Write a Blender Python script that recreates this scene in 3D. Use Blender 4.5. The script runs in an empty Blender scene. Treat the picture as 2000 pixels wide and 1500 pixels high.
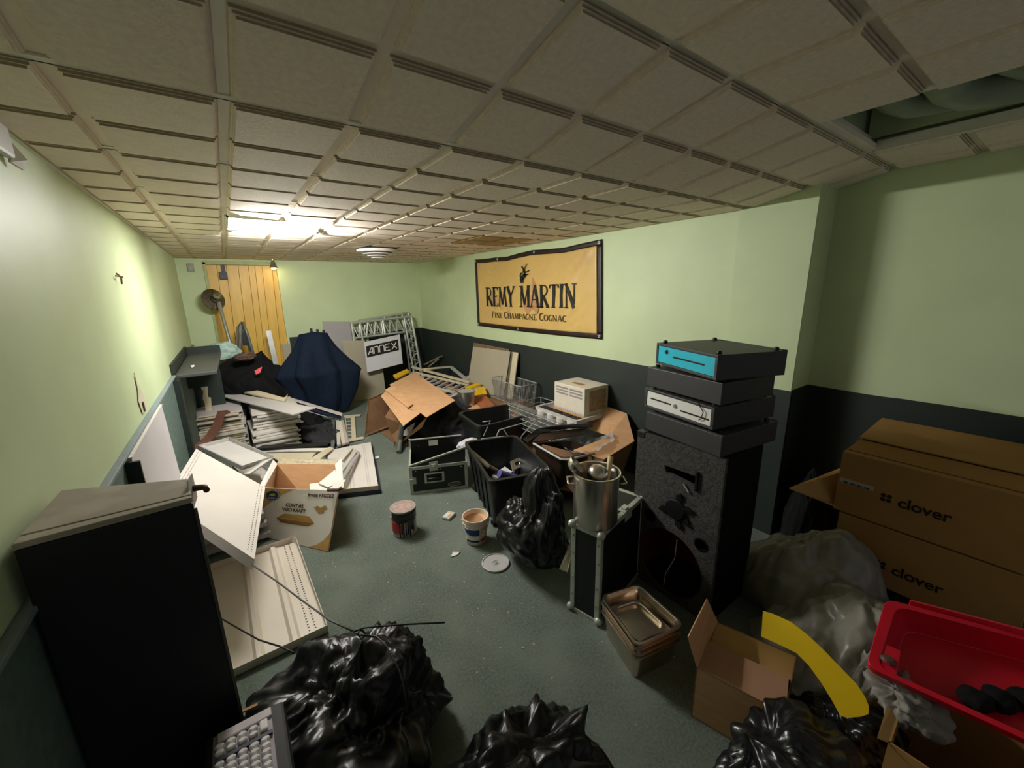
import bpy, bmesh, math, random
from mathutils import Vector, Matrix, noise
from mathutils.geometry import tessellate_polygon
random.seed(7)
PI = math.pi
V3 = Vector
SC = bpy.context.scene
COL = SC.collection

# ------------------------------------------------------------------ camera
EYE = V3((0, 0, 1.62)); FPX = 777.65
YAW, PITCH, ROLL = 0.6102004, -0.23319474, -0.01912156
_f = V3((math.sin(YAW) * math.cos(PITCH), math.cos(YAW) * math.cos(PITCH), math.sin(PITCH)))
_r = V3((math.cos(YAW), -math.sin(YAW), 0)); _u = _r.cross(_f)
RGT = _r * math.cos(ROLL) + _u * math.sin(ROLL)
UPV = -_r * math.sin(ROLL) + _u * math.cos(ROLL)
FWD = _f
cam_d = bpy.data.cameras.new('camera'); cam = bpy.data.objects.new('camera', cam_d); COL.objects.link(cam)
m = Matrix.Identity(4)
for i in range(3):
    m[i][0] = RGT[i]; m[i][1] = UPV[i]; m[i][2] = -FWD[i]; m[i][3] = EYE[i]
cam.matrix_world = m
cam_d.sensor_width = 36; cam_d.lens = FPX * 36 / 2000; cam_d.clip_start = 0.02
SC.camera = cam
# ------------------------------------------------------------------ world, exposure
w = bpy.data.worlds.new('world'); SC.world = w; w.use_nodes = True
w.node_tree.nodes['Background'].inputs[0].default_value = (.9, .93, 1.0, 1)      # dim cool fill light, added; enters through the room's open near end
w.node_tree.nodes['Background'].inputs[1].default_value = 0.18
SC.cycles.diffuse_bounces = 12; SC.cycles.max_bounces = 14; SC.cycles.sample_clamp_indirect = 8
def area_lamp(name, loc, to, size, power, col=(1, .975, .94), spread=PI):
    d = bpy.data.lights.new(name, 'AREA'); d.shape = 'RECTANGLE'; d.size = size; d.size_y = .035; d.energy = power; d.color = col; d.spread = spread
    o = bpy.data.objects.new(name, d); COL.objects.link(o); o.location = loc
    o.rotation_euler = (V3(to) - V3(loc)).to_track_quat('-Z', 'Y').to_euler(); return o
# fill lamps added at the troffer's edges, brightening what the panel leaves dim
area_lamp('added_fill_right', (.675, 3.36, 2.062), (2.7, 2.7, 1.3), .55, 14.5, spread=2.25)
area_lamp('added_fill_far', (.38, 3.69, 2.062), (1.3, 6.6, 1.3), .55, 17, spread=2.25)
area_lamp('added_fill_near', (.40, 3.085, 2.062), (1.7, .0, 1.6), .55, 15, spread=2.3)
SC.view_settings.view_transform = 'Standard'; SC.view_settings.look = 'None'
SC.view_settings.gamma = 1; SC.view_settings.use_curve_mapping = False
SC.view_settings.exposure = EXPOSURE = 0.0
PANEL_EMIT = 38.0
BULB_EMIT = 60.0

# ------------------------------------------------------------------ point helpers: a sight line met with a real plane
def pt(px, py, z=None, x=None, y=None):
    d = RGT * ((px - 1000) / FPX) + UPV * ((750 - py) / FPX) + FWD
    if x is not None: return EYE + d * (x / d.x)
    if y is not None: return EYE + d * (y / d.y)
    return EYE + d * ((z - 1.62) / d.z)
def Q(L): return [pt(a, b, c) for a, b, c in L]

# ------------------------------------------------------------------ materials
MATS = {}
def s2l(c): return tuple(((v / 255) / 12.92 if v / 255 < .04045 else ((v / 255 + .055) / 1.055) ** 2.4) for v in c)
def mat(name, col, rough=.6, metal=0., var=.12, scale=12., bump=0., bscale=60., spec=.5, emit=0, col2=None, mixscale=None, mixpos=(.45, .6), stretch=None, alpha=None, trans=0, coat=0, detail=4):
    if name in MATS: return MATS[name]
    m = bpy.data.materials.new(name); m.use_nodes = True; nt = m.node_tree; n = nt.nodes; l = nt.links
    b = n['Principled BSDF']; b.inputs['Roughness'].default_value = rough; b.inputs['Metallic'].default_value = metal
    b.inputs['Specular IOR Level'].default_value = spec
    if coat: b.inputs['Coat Weight'].default_value = coat; b.inputs['Coat Roughness'].default_value = .2
    c = s2l(col)
    tc = n.new('ShaderNodeTexCoord'); vec = tc.outputs['Object']
    if stretch:
        mp = n.new('ShaderNodeMapping'); mp.inputs['Scale'].default_value = stretch; l.new(vec, mp.inputs[0]); vec = mp.outputs[0]
    nz = n.new('ShaderNodeTexNoise'); nz.inputs['Scale'].default_value = scale; nz.inputs['Detail'].default_value = detail; l.new(vec, nz.inputs['Vector'])
    rp = n.new('ShaderNodeValToRGB'); e = rp.color_ramp.elements
    e[0].position = .3; e[1].position = .7
    e[0].color = (*[v * (1 - var) for v in c], 1); e[1].color = (*[min(1, v * (1 + var)) for v in c], 1)
    l.new(nz.outputs[0], rp.inputs[0]); out = rp.outputs[0]
    if col2:
        n2 = n.new('ShaderNodeTexNoise'); n2.inputs['Scale'].default_value = mixscale or 3; n2.inputs['Detail'].default_value = 5; l.new(vec, n2.inputs['Vector'])
        r2 = n.new('ShaderNodeValToRGB'); r2.color_ramp.elements[0].position = mixpos[0]; r2.color_ramp.elements[1].position = mixpos[1]
        l.new(n2.outputs[0], r2.inputs[0]); mx = n.new('ShaderNodeMix'); mx.data_type = 'RGBA'
        l.new(r2.outputs[0], mx.inputs[0]); l.new(out, mx.inputs[6]); mx.inputs[7].default_value = (*s2l(col2), 1); out = mx.outputs[2]
    l.new(out, b.inputs['Base Color'])
    if bump:
        n3 = n.new('ShaderNodeTexNoise'); n3.inputs['Scale'].default_value = bscale; n3.inputs['Detail'].default_value = 4; l.new(vec, n3.inputs['Vector'])
        bp = n.new('ShaderNodeBump'); bp.inputs['Strength'].default_value = bump; bp.inputs['Distance'].default_value = .01
        l.new(n3.outputs[0], bp.inputs['Height']); l.new(bp.outputs[0], b.inputs['Normal'])
    if emit:
        b.inputs['Emission Color'].default_value = (*c, 1); b.inputs['Emission Strength'].default_value = emit
    if trans: b.inputs['Transmission Weight'].default_value = trans
    if alpha is not None: b.inputs['Alpha'].default_value = alpha
    MATS[name] = m; return m

green = mat('green_wall_paint', (202, 217, 174), rough=.5, var=.05, scale=2.5, bump=.08, bscale=9, spec=.4)
wains = mat('dark_green_paint', (34, 44, 40), rough=.6, var=.1, scale=5, bump=.06)
wainsl = mat('worn_green_wainscot', (88, 108, 102), rough=.7, var=.2, scale=30, bump=.15, bscale=120)
carpet = mat('green_carpet', (104, 114, 106), rough=.95, var=.28, scale=90, bump=.5, bscale=300, spec=.1, col2=(122, 132, 122), mixscale=3.5, mixpos=(.4, .75))
tilem = mat('ceiling_tile_board', (242, 228, 212), rough=.9, var=.06, scale=60, bump=.55, bscale=150, spec=.1)
tiles2 = mat('smooth_tile_board', (240, 226, 210), rough=.9, var=.05, scale=30, bump=.15, bscale=120, spec=.1)
tilebase = mat('ceiling_band', (242, 229, 213), rough=.8, var=.05, scale=6, spec=.15)
tan = mat('water_stained_tile', (176, 150, 100), rough=.9, var=.06)
teem = mat('tee_bar_metal', (226, 220, 206), rough=.5, var=.05)
gapm = mat('dark_gap', (40, 34, 28), rough=.9)
pine = mat('pine_board', (236, 192, 84), rough=.4, var=.07, scale=6, stretch=(5, 5, .8), spec=.5, col2=(226, 178, 72), mixscale=2, mixpos=(.45, .7))
jamb = mat('jamb_paint', (176, 186, 130), rough=.5)
blk = mat('black_plastic', (16, 17, 17), rough=.45, var=.2, scale=30)
dblk = mat('black_laminate', (9, 9, 10), rough=.6, var=.2, scale=8)
bagm = mat('black_bag_film', (9, 9, 10), rough=.34, var=.3, scale=14, bump=.25, bscale=16, spec=.42)
bagg = mat('grey_sheet_film', (136, 132, 122), rough=.38, var=.1, scale=6, bump=.3, bscale=12, spec=.5)
bagd = mat('charcoal_bag_film', (22, 23, 26), rough=.3, var=.3, scale=9, bump=.35, bscale=16, spec=.6)
clothb = mat('navy_cloth', (15, 28, 46), rough=.85, var=.2, scale=30, bump=.1, bscale=200, spec=.2)
clothk = mat('black_cloth', (18, 18, 20), rough=.9, var=.25, scale=20, bump=.15, bscale=150, spec=.2)
clothg = mat('charcoal_cloth', (42, 42, 46), rough=.85, var=.2, scale=20, bump=.15, bscale=150, spec=.2)
card = mat('cardboard', (204, 160, 120), rough=.85, var=.07, scale=10, stretch=(1, 1, 6), spec=.15, bump=.05, bscale=40)
cardd = mat('brown_cardboard', (130, 98, 72), rough=.85, var=.12, scale=9, spec=.15)
cardk = mat('kraft_carton', (168, 128, 76), rough=.8, var=.06, scale=7, spec=.2)
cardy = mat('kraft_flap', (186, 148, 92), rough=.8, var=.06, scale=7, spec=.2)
white = mat('white_enamel', (222, 216, 210), rough=.4, var=.04, scale=3)
whiteg = mat('grey_white_enamel', (196, 192, 190), rough=.45, var=.07, scale=4)
cream = mat('cream_enamel', (212, 200, 172), rough=.5, var=.06, scale=4)
navy = mat('navy_edge', (24, 30, 52), rough=.5)
greylam = mat('grey_laminate', (170, 166, 168), rough=.5, var=.05, scale=2.5)
lilac = mat('lilac_white_laminate', (206, 202, 206), rough=.5, var=.05, scale=2.5)
beigeb = mat('beige_board', (176, 168, 146), rough=.6, var=.05, scale=2.5)
alu = mat('brushed_aluminium', (186, 190, 180), rough=.4, metal=.35, var=.08, scale=20)
steel = mat('stainless_steel', (206, 198, 188), rough=.26, metal=.9, var=.08, scale=18, stretch=(1, 1, .2), bump=.03)
steeld = mat('worn_pan_steel', (214, 200, 184), rough=.28, metal=1, var=.15, scale=10)
chrome = mat('chrome', (200, 200, 200), rough=.15, metal=1)
zinc = mat('wire_zinc', (176, 178, 176), rough=.4, metal=.4)
carpetg = mat('speaker_carpet', (72, 71, 68), rough=.95, var=.35, scale=55, bump=.5, bscale=140, spec=.15, col2=(84, 82, 78), mixscale=24, mixpos=(.5, .75))
dustt = mat('dusty_grey_top', (150, 140, 126), rough=.75, var=.1, scale=5, col2=(166, 156, 142), mixscale=7, mixpos=(.5, .62))
drawm = mat('drawer_black_steel', (52, 52, 53), rough=.5, var=.1, scale=12, bump=.05, bscale=200)
cyan = mat('cyan_label', (24, 184, 208), rough=.45, var=.05)
red = mat('red_plastic', (206, 14, 42), rough=.4, var=.06)
yellow = mat('yellow_plastic', (226, 190, 10), rough=.45, var=.04)
yelp = mat('yellow_paint_metal', (222, 176, 20), rough=.5, var=.15, scale=20)
redbrown = mat('red_brown_board', (110, 42, 24), rough=.7, var=.15)
ply = mat('bare_plywood', (168, 120, 78), rough=.7, var=.12)
rust = mat('brown_strap_leather', (96, 62, 50), rough=.6, var=.2, scale=25)
paper = mat('white_paper', (226, 224, 218), rough=.7, var=.03)
gold = mat('gold_vinyl', (216, 180, 108), rough=.38, var=.05, scale=3, col2=(190, 146, 104), mixscale=2.2, mixpos=(.62, .7), spec=.5)
border = mat('dark_brown_vinyl', (34, 16, 12), rough=.45)
ink = mat('black_ink', (18, 20, 20), rough=.5)
inkb = mat('brown_ink', (74, 58, 24), rough=.5)
blue = mat('label_blue', (34, 52, 110), rough=.5)
redl = mat('label_red', (180, 40, 44), rough=.5)
orange = mat('label_orange', (226, 160, 80), rough=.5)
plaster = mat('dried_plaster', (214, 172, 132), rough=.85, var=.12, scale=18)
lidm = mat('grey_lid_plastic', (184, 182, 180), rough=.5, var=.05)
keym = mat('key_white', (242, 238, 238), rough=.3)
keyb = mat('key_frame_grey', (150, 140, 148), rough=.4)
pipem = mat('white_pipe', (150, 164, 140), rough=.55)
wood = mat('pale_wood', (214, 190, 140), rough=.6)
film = mat('clear_liner_film', (196, 200, 206), rough=.2, var=.2, scale=20, bump=.5, bscale=25, alpha=.5, spec=.8)
glow = mat('lit_diffuser', (255, 252, 246), emit=PANEL_EMIT)
glowb = mat('lit_bulb', (255, 232, 170), emit=BULB_EMIT)

# ------------------------------------------------------------------ mesh gatherer
WL = {}
def tag(o, label=None, cat=None, group=None, kind=None):
    if label: o['label'] = label
    if cat: o['category'] = cat
    if group: o['group'] = group
    if kind: o['kind'] = kind
    return o
def thing(name, label, cat, loc=(0, 0, 0), group=None):
    o = bpy.data.objects.new(name, None); COL.objects.link(o); o.location = loc; o.empty_display_size = .05
    WL[o.name] = V3(loc); return tag(o, label, cat, group)
class G:
    def __init__(s): s.v = []; s.f = []
    def add(s, vs, fs):
        b = len(s.v); s.v += [V3(p) for p in vs]; s.f += [tuple(b + i for i in f) for f in fs]; return s
    def obox(s, o, u, v, w):
        o, u, v, w = V3(o), V3(u), V3(v), V3(w)
        P = [o, o + u, o + u + v, o + v, o + w, o + u + w, o + u + v + w, o + v + w]
        F = [(0, 3, 2, 1), (4, 5, 6, 7), (0, 1, 5, 4), (1, 2, 6, 5), (2, 3, 7, 6), (3, 0, 4, 7)]
        if u.cross(v).dot(w) < 0: F = [f[::-1] for f in F]
        return s.add(P, F)
    def box(s, a, b):
        return s.obox(a, (b[0] - a[0], 0, 0), (0, b[1] - a[1], 0), (0, 0, b[2] - a[2]))
    def bar(s, a, b, wd, th, up=(0, 0, 1)):
        a, b = V3(a), V3(b); d = (b - a).normalized(); sd = d.cross(V3(up))
        if sd.length < 1e-4: sd = d.cross(V3((1, 0, 0)))
        sd.normalize(); n = sd.cross(d)
        return s.obox(a - sd * wd / 2 - n * th / 2, b - a, sd * wd, n * th)
    def slab(s, pts, t, n=None):
        pts = [V3(p) for p in pts]; k = len(pts)
        if n is None:
            n = V3((0, 0, 0))
            for i in range(k): n += pts[i].cross(pts[(i + 1) % k])
            n.normalize()
        n = V3(n)
        low = [p - n * t for p in pts]
        tri = tessellate_polygon([pts])
        F = [tuple(x) for x in tri] if k > 4 else [tuple(range(k))]
        F2 = [tuple(k + i for i in f[::-1]) for f in F]
        S = [(i, k + i, k + (i + 1) % k, (i + 1) % k) for i in range(k)]
        return s.add(pts + low, F + F2 + S)
    def plate(s, loops, t, o, ux, uy):
        """flat plate with holes: loops = [outer, hole, ...] in 2-D"""
        o, ux, uy = V3(o), V3(ux), V3(uy); n = ux.cross(uy).normalized()
        L3 = [[V3((a, b, 0)) for a, b in L] for L in loops]; tri = tessellate_polygon(L3)
        flat = [p for L in loops for p in L]; k = len(flat)
        top = [o + ux * a + uy * b for a, b in flat]; bot = [p - n * t for p in top]
        F = []
        for a, b, c in tri:
            pa, pb, pc = flat[a], flat[b], flat[c]
            ar = (pb[0] - pa[0]) * (pc[1] - pa[1]) - (pb[1] - pa[1]) * (pc[0] - pa[0])
            f = (a, b, c) if ar > 0 else (a, c, b)
            F.append(f); F.append(tuple(k + i for i in f[::-1]))
        i0 = 0
        for L in loops:
            q = len(L)
            for i in range(q): F.append((i0 + i, k + i0 + i, k + i0 + (i + 1) % q, i0 + (i + 1) % q))
            i0 += q
        return s.add(top + bot, F)
    def tube(s, pts, r, n=8, closed=False):
        pts = [V3(p) for p in pts]; k = len(pts); V = []; F = []; pr = None
        for i, p in enumerate(pts):
            a = pts[(i - 1) % k] if (i or closed) else p; b = pts[(i + 1) % k] if (i < k - 1 or closed) else p
            t = (b - a).normalized()
            if pr is None:
                pr = t.orthogonal().normalized()
            pr = (pr - t * pr.dot(t)).normalized(); q = t.cross(pr)
            rr = r[i] if isinstance(r, (list, tuple)) else r
            for j in range(n):
                an = 2 * PI * j / n; V.append(p + (pr * math.cos(an) + q * math.sin(an)) * rr)
        for i in range(k if closed else k - 1):
            for j in range(n):
                a = i * n + j; b = i * n + (j + 1) % n; c = ((i + 1) % k) * n + (j + 1) % n; d = ((i + 1) % k) * n + j
                F.append((a, b, c, d))
        if not closed: F.append(tuple(range(n))[::-1]); F.append(tuple((k - 1) * n + j for j in range(n)))
        return s.add(V, F)
    def lathe(s, prof, c, n=32, ax=(0, 0, 1), cap=True):
        c = V3(c); ax = V3(ax).normalized(); a = ax.orthogonal().normalized() if abs(ax.z) < .999 else V3((1, 0, 0)); b = ax.cross(a)
        V = []; F = []
        for r, z in prof:
            for j in range(n):
                an = 2 * PI * j / n; V.append(c + ax * z + (a * math.cos(an) + b * math.sin(an)) * r)
        for i in range(len(prof) - 1):
            for j in range(n): F.append((i * n + j, i * n + (j + 1) % n, (i + 1) * n + (j + 1) % n, (i + 1) * n + j))
        if cap:
            F.append(tuple(range(n))[::-1]); k = len(prof) - 1; F.append(tuple(k * n + j for j in range(n)))
        return s.add(V, F)
    def loft(s, loops, capA=True, capB=True):
        n = len(loops[0]); F = []; V = [p for L in loops for p in L]
        for i in range(len(loops) - 1):
            for j in range(n): F.append((i * n + j, i * n + (j + 1) % n, (i + 1) * n + (j + 1) % n, (i + 1) * n + j))
        if capA: F.append(tuple(range(n))[::-1])
        if capB: F.append(tuple((len(loops) - 1) * n + j for j in range(n)))
        return s.add(V, F)
    def grid(s, fn, nu, nv, t=0):
        P = [[V3(fn(i / nu, j / nv)) for j in range(nv + 1)] for i in range(nu + 1)]
        k = nv + 1; V = [p for r in P for p in r]
        F = [(i * k + j, (i + 1) * k + j, (i + 1) * k + j + 1, i * k + j + 1) for i in range(nu) for j in range(nv)]
        if t:
            N = []
            for i in range(nu + 1):
                for j in range(nv + 1):
                    a = P[min(i + 1, nu)][j] - P[max(i - 1, 0)][j]; b = P[i][min(j + 1, nv)] - P[i][max(j - 1, 0)]
                    N.append(a.cross(b).normalized())
            o = len(V); V = V + [V[i] - N[i] * t for i in range(o)]
            F = F + [tuple(o + q for q in f[::-1]) for f in F]
            bd = [(i, 0) for i in range(nu + 1)] + [(nu, j) for j in range(1, nv + 1)] + [(i, nv) for i in range(nu - 1, -1, -1)] + [(0, j) for j in range(nv - 1, 0, -1)]
            for q in range(len(bd)):
                a = bd[q][0] * k + bd[q][1]; b = bd[(q + 1) % len(bd)][0] * k + bd[(q + 1) % len(bd)][1]
                F.append((b, a, o + a, o + b))
        return s.add(V, F)
    def done(s, name, mt, parent=None, bevel=0, smooth=False, kind=None, label=None, cat=None, group=None, org=None, fix=True):
        me = bpy.data.meshes.new(name)
        if parent is not None: off = WL[parent.name]
        elif org is not None: off = V3(org)
        else:
            xs = [p.x for p in s.v]; ys = [p.y for p in s.v]; zs = [p.z for p in s.v]
            off = V3(((min(xs) + max(xs)) / 2, (min(ys) + max(ys)) / 2, min(zs)))
        me.from_pydata([p - off for p in s.v], [], s.f); me.materials.append(mt)
        if fix:
            bm = bmesh.new(); bm.from_mesh(me); bmesh.ops.recalc_face_normals(bm, faces=bm.faces); bm.to_mesh(me); bm.free()
        if smooth:
            for p in me.polygons: p.use_smooth = True
            if smooth == 'auto':
                try: me.set_sharp_from_angle(angle=.7)
                except Exception: pass
        me.update()
        o = bpy.data.objects.new(name, me); COL.objects.link(o)
        if parent is not None: o.parent = parent; WL[o.name] = WL[parent.name]
        else: o.location = off; WL[o.name] = off
        if bevel:
            b = o.modifiers.new('bevel', 'BEVEL'); b.width = bevel; b.segments = 2; b.limit_method = 'ANGLE'
        tag(o, label, cat, group, kind); return o
def dup(o, loc=None, rot=None, parent=None):
    c = o.copy(); COL.objects.link(c); WL[c.name] = V3(loc) if loc is not None else WL[o.name]
    if parent is not None: c.parent = parent
    if loc is not None: c.location = loc
    if rot is not None: c.rotation_euler = rot
    for ch in o.children: 
        d = ch.copy(); COL.objects.link(d); d.parent = c; WL[d.name] = WL[c.name]
    return c
def rloop(c, r, n=4):
    """rounded loop through the four (or more) corners c"""
    out = []; k = len(c)
    for i in range(k):
        p = V3(c[i]); a = (V3(c[i - 1]) - p); b = (V3(c[(i + 1) % k]) - p)
        A = p + a.normalized() * min(r, a.length * .45); B = p + b.normalized() * min(r, b.length * .45)
        for j in range(n + 1):
            t = j / n; out.append(A * (1 - t) ** 2 + p * 2 * t * (1 - t) + B * t * t)
    return out
def shrink(c, d):
    m_ = sum((V3(p) for p in c), V3((0, 0, 0))) / len(c)
    return [p + (m_ - p).normalized() * d for p in c]
def tub(top, bot, th=.012, r=.04, lip=.02):
    """open container shell from four rim corners and four floor corners"""
    g = G(); T = rloop(top, r); B = rloop(bot, r); up = V3((0, 0, 1))
    Ti = rloop(shrink(top, th * 1.6), r); Bi = [p + up * th for p in rloop(shrink(bot, th * 1.6), r)]
    To = rloop(shrink(top, -lip), r)
    dn = (sum(bot, V3((0, 0, 0))) - sum(top, V3((0, 0, 0)))).normalized()
    L = [Bi, Ti, [p - dn * .004 for p in Ti], [p - dn * .004 for p in To], [p + dn * .03 for p in To], [p + dn * .03 for p in T], B]
    g.loft(L, True, True); return g
def text(s, size, o, ux, uy, mt, parent, name='lettering', ex=.0006, bold=0, align='CENTER', sx=1, fn=None):
    cu = bpy.data.curves.new(name, 'FONT'); cu.body = s; cu.size = size; cu.extrude = ex; cu.offset = bold; cu.align_x = align; cu.align_y = 'CENTER'
    t = bpy.data.objects.new('t', cu); COL.objects.link(t); dg = bpy.context.evaluated_depsgraph_get()
    me = bpy.data.meshes.new_from_object(t.evaluated_get(dg)); bpy.data.objects.remove(t); bpy.data.curves.remove(cu)
    ux = V3(ux).normalized(); uy = V3(uy).normalized(); n = ux.cross(uy); off = WL[parent.name]
    for v in me.vertices: v.co = (fn(v.co.x, v.co.y, v.co.z + ex) - off) if fn else V3(o) + ux * v.co.x * sx + uy * v.co.y + n * (v.co.z + ex) - off
    me.materials.clear(); me.materials.append(mt); me.name = name
    ob = bpy.data.objects.new(name, me); COL.objects.link(ob); ob.parent = parent; WL[ob.name] = off; return ob
def ridged(p): return 1 - abs(noise.noise(p)) * 2.2
import numpy as np
def bag(name, c, rad, mt, label, cat='bag', seed=0, amp=.1, fold=.09, tie=None, ears=(), sub=6, flat=.75, group=None, parent=None, kind=None, fdir=5., crk=.02):
    """a slumped plastic bag: closed skin creased like crumpled film, with pleats gathered towards its tie"""
    bm = bmesh.new(); bmesh.ops.create_icosphere(bm, subdivisions=sub, radius=1)
    c = V3(c); rad = np.array(rad); rs = np.random.RandomState(seed + 100); so = V3((seed * 3.1, seed * 1.7, seed * .9))
    D = np.array([v.co.normalized()[:] for v in bm.verts])
    W = np.array([[noise.noise(V3(d) * 1.3 + so), noise.noise(V3(d) * 1.3 - so), noise.noise(V3(d) * 1.3 + so * 2)] for d in D])
    W2 = np.array([noise.noise(V3(d) * 3.1 + so * 1.5) for d in D])
    tn = V3(tie).normalized() if tie is not None else V3((0, 0, 1)); a1 = tn.orthogonal().normalized(); a2 = tn.cross(a1)
    ct = D @ np.array(tn); az = np.arctan2(D @ np.array(a2), D @ np.array(a1)); pol = np.arccos(np.clip(ct, -1, 1))
    tri = lambda x: 2 * np.abs(x - np.floor(x + .5)) * 2 - 1
    q = D * np.array([1, 1, .7]) + W * .45
    k = np.ones(len(D)) + amp * W[:, 0] * 2
    for f_, a_, n_ in ((.75, .34, 5), (1.5, .17, 6), (3.1, .07, 7), (6.5, .028, 7)):
        for _ in range(n_):
            n = rs.normal(size=3); n /= np.linalg.norm(n); env = np.clip(.5 + 1.6 * np.sin(D @ rs.normal(size=3) * 2 + rs.uniform(0, 6)), 0, 1)
            k += fold * a_ * tri(q @ n * f_ + rs.uniform(0, 1) + W2 * .12) * env
    npl = max(5, int(fdir * 2.2))
    pl = tri(az / (2 * PI) * npl + W[:, 1] * 1.6 + W2 * .5) * .6 + tri(az / (2 * PI) * npl * 2.3 + W[:, 2] * 2.5) * .35
    k += fold * .62 * pl * np.exp(-pol * 1.15) * np.minimum(1, pol * 2.2)
    P = D * rad; P[:, 2] = np.where(D[:, 2] > 0, P[:, 2], P[:, 2] * flat); P *= k[:, None]
    for v, p in zip(bm.verts, P):
        p = V3(p)
        for e, st, wd in ears:
            e = V3(e); qa = p.normalized().angle(e.normalized())
            if qa < wd * 3: p = p.lerp(e, math.exp(-(qa / wd) ** 2) * st)
        qv = c + p
        if qv.z < .004: qv.z = .004 + .002 * noise.noise(p * 20)
        v.co = qv
    me = bpy.data.meshes.new(name); off = WL[parent.name] if parent else V3((c.x, c.y, 0))
    for v in bm.verts: v.co -= off
    bm.to_mesh(me); bm.free(); me.materials.append(mt)
    for p_ in me.polygons: p_.use_smooth = True
    o = bpy.data.objects.new(name, me); COL.objects.link(o); WL[o.name] = off
    if parent: o.parent = parent
    else: o.location = off
    tag(o, label, None if parent else cat, group, kind); return o

# ------------------------------------------------------------------ the room
XL, XR, XN, YB, YS = -.44, 2.745, 2.98, 6.63, .945
T0 = math.tan(math.radians(10.4))
def zc(y): return 2.096 if y >= 1.314 else (2.096 + (1.314 - y) * T0 if y > .704 else 2.096 + .61 * T0)
g = G().box((-1.2, -1.3, -.1), (3.3, 7.4, 0)); floor = g.done('floor', carpet, kind='structure')
# left wall with worn wainscot
w_l = G().box((XL - .12, -1.3, 0), (XL, YB, 2.7)).done('wall_left', green, kind='structure')
tl = G(); tl.box((XL, -1.3, 0), (XL + .012, 6.6, .985)); tl.done('wainscot_panel', wainsl, w_l)
tl = G(); tl.box((XL, -1.3, .985), (XL + .026, 6.6, 1.0)); tl.done('trim_1', mat('trim_grey', (120, 132, 136), rough=.6), bevel=.003, kind='structure')
# right wall (main run) and the recess beside the camera
w_r = G().box((XR, YS, 0), (XR + .5, YB, 2.7)).done('wall_right', green, kind='structure')
def wavy(y): return .99 + .006 * noise.noise(V3((y * 2.2, 0, 0))) + .004 * noise.noise(V3((y * 9, 3, 0)))
def strip(fx, a, b, n, th, nrm):
    g = G(); P = [fx(a + (b - a) * i / n) for i in range(n + 1)]
    pts = [V3((p.x, p.y, 0)) for p in (P[0], P[-1])][::-1]
    g.slab(P + pts, th, nrm); return g
strip(lambda y: V3((XR - .004, y, wavy(y))), YS - .003, YB, 60, .006, (-1, 0, 0)).done('wainscot_band', wains, w_r)
G().box((XR - .016, YS, 0), (XR - .002, 1.365, 2.2)).done('wall_pilaster', green, kind='structure'); G().box((XR - .020, YS - .003, 0), (XR - .014, 1.368, .985)).done('trim_3', wains, kind='structure')
w_n = G().box((XN, -1.3, 0), (XN + .3, YS, 2.7)).done('wall_recess', green, kind='structure')
strip(lambda y: V3((XN - .004, y, wavy(y))), -1.3, YS, 30, .006, (-1, 0, 0)).done('wainscot_band', wains, w_n)
g = G().box((XR - .004, YS - .005, 0), (XN, YS - .0005, .99)); g.done('wainscot_band', wains, w_r)
# back wall with the opening on its left
OX0, OX1, OZ = -.166, .655, 2.035
w_b = G().box((XL - .12, YB, 0), (OX0, YB + .12, 2.7)).box((OX1, YB, 0), (XR + .4, YB + .12, 2.7)).box((OX0, YB, OZ), (OX1, YB + .12, 2.7)).done('wall_back', green, kind='structure')
G().box((OX1 + .03, YB - .006, 0), (XR, YB, 1.0)).done('wainscot_band', wains, w_b)
g = G(); g.box((OX0 - .005, YB - .015, 0), (OX0 + .03, YB + .14, OZ)); g.box((OX0 - .005, YB - .015, OZ - .03), (OX1, YB + .14, OZ + .015)); g.done('trim_2', jamb, kind='structure', bevel=.003)
G().box((-1.2, 7.3, 0), (1.2, 7.4, 2.7)).done('wall_closet', jamb, kind='structure')
# pine board panel in the opening, slightly out of plumb
pp = thing('door_panel', 'yellow pine plank panel filling the doorway at far left', 'door', (.25, YB + .08, 0))
pp['kind'] = 'structure'; del pp['category']
xs = [-.19, -.07, .03, .165, .28, .355, .44, .56, .67]
for i in range(8):
    a, b = xs[i] + .05 + .0015, xs[i + 1] + .05 - .0015; sh = -.085
    G().slab([(a + sh, YB + .07 - .003 * (i % 3), 0), (b + sh, YB + .07 - .003 * (i % 3), 0), (b, YB + .07, 2.06), (a, YB + .07, 2.06)], .02, (0, -1, 0)).done('plank', pine, pp, bevel=.002)
G().slab([(-.3, YB + .1, 0), (.75, YB + .1, 0), (.78, YB + .1, 2.06), (-.2, YB + .1, 2.06)], .01, (0, -1, 0)).done('backing', mat('groove', (90, 62, 24), rough=.8), pp)
sw = thing('door_closer', 'small black box hanging from a bar on the pine panel', 'box', pt(437, 545, y=YB + .05))
G().box(pt(430, 546, y=YB + .02), pt(443, 531, y=YB + .055)).done('case', blk, sw, bevel=.003)
G().box(pt(433.5, 532, y=YB + .03), pt(438, 515, y=YB + .05)).done('bar', blk, sw)
G().lathe([(0.001, 0), (.008, .0), (.008, .004), (.001, .006)], pt(434, 540, y=YB + .02), 10, (0, -1, 0)).done('button', chrome, sw)

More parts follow.
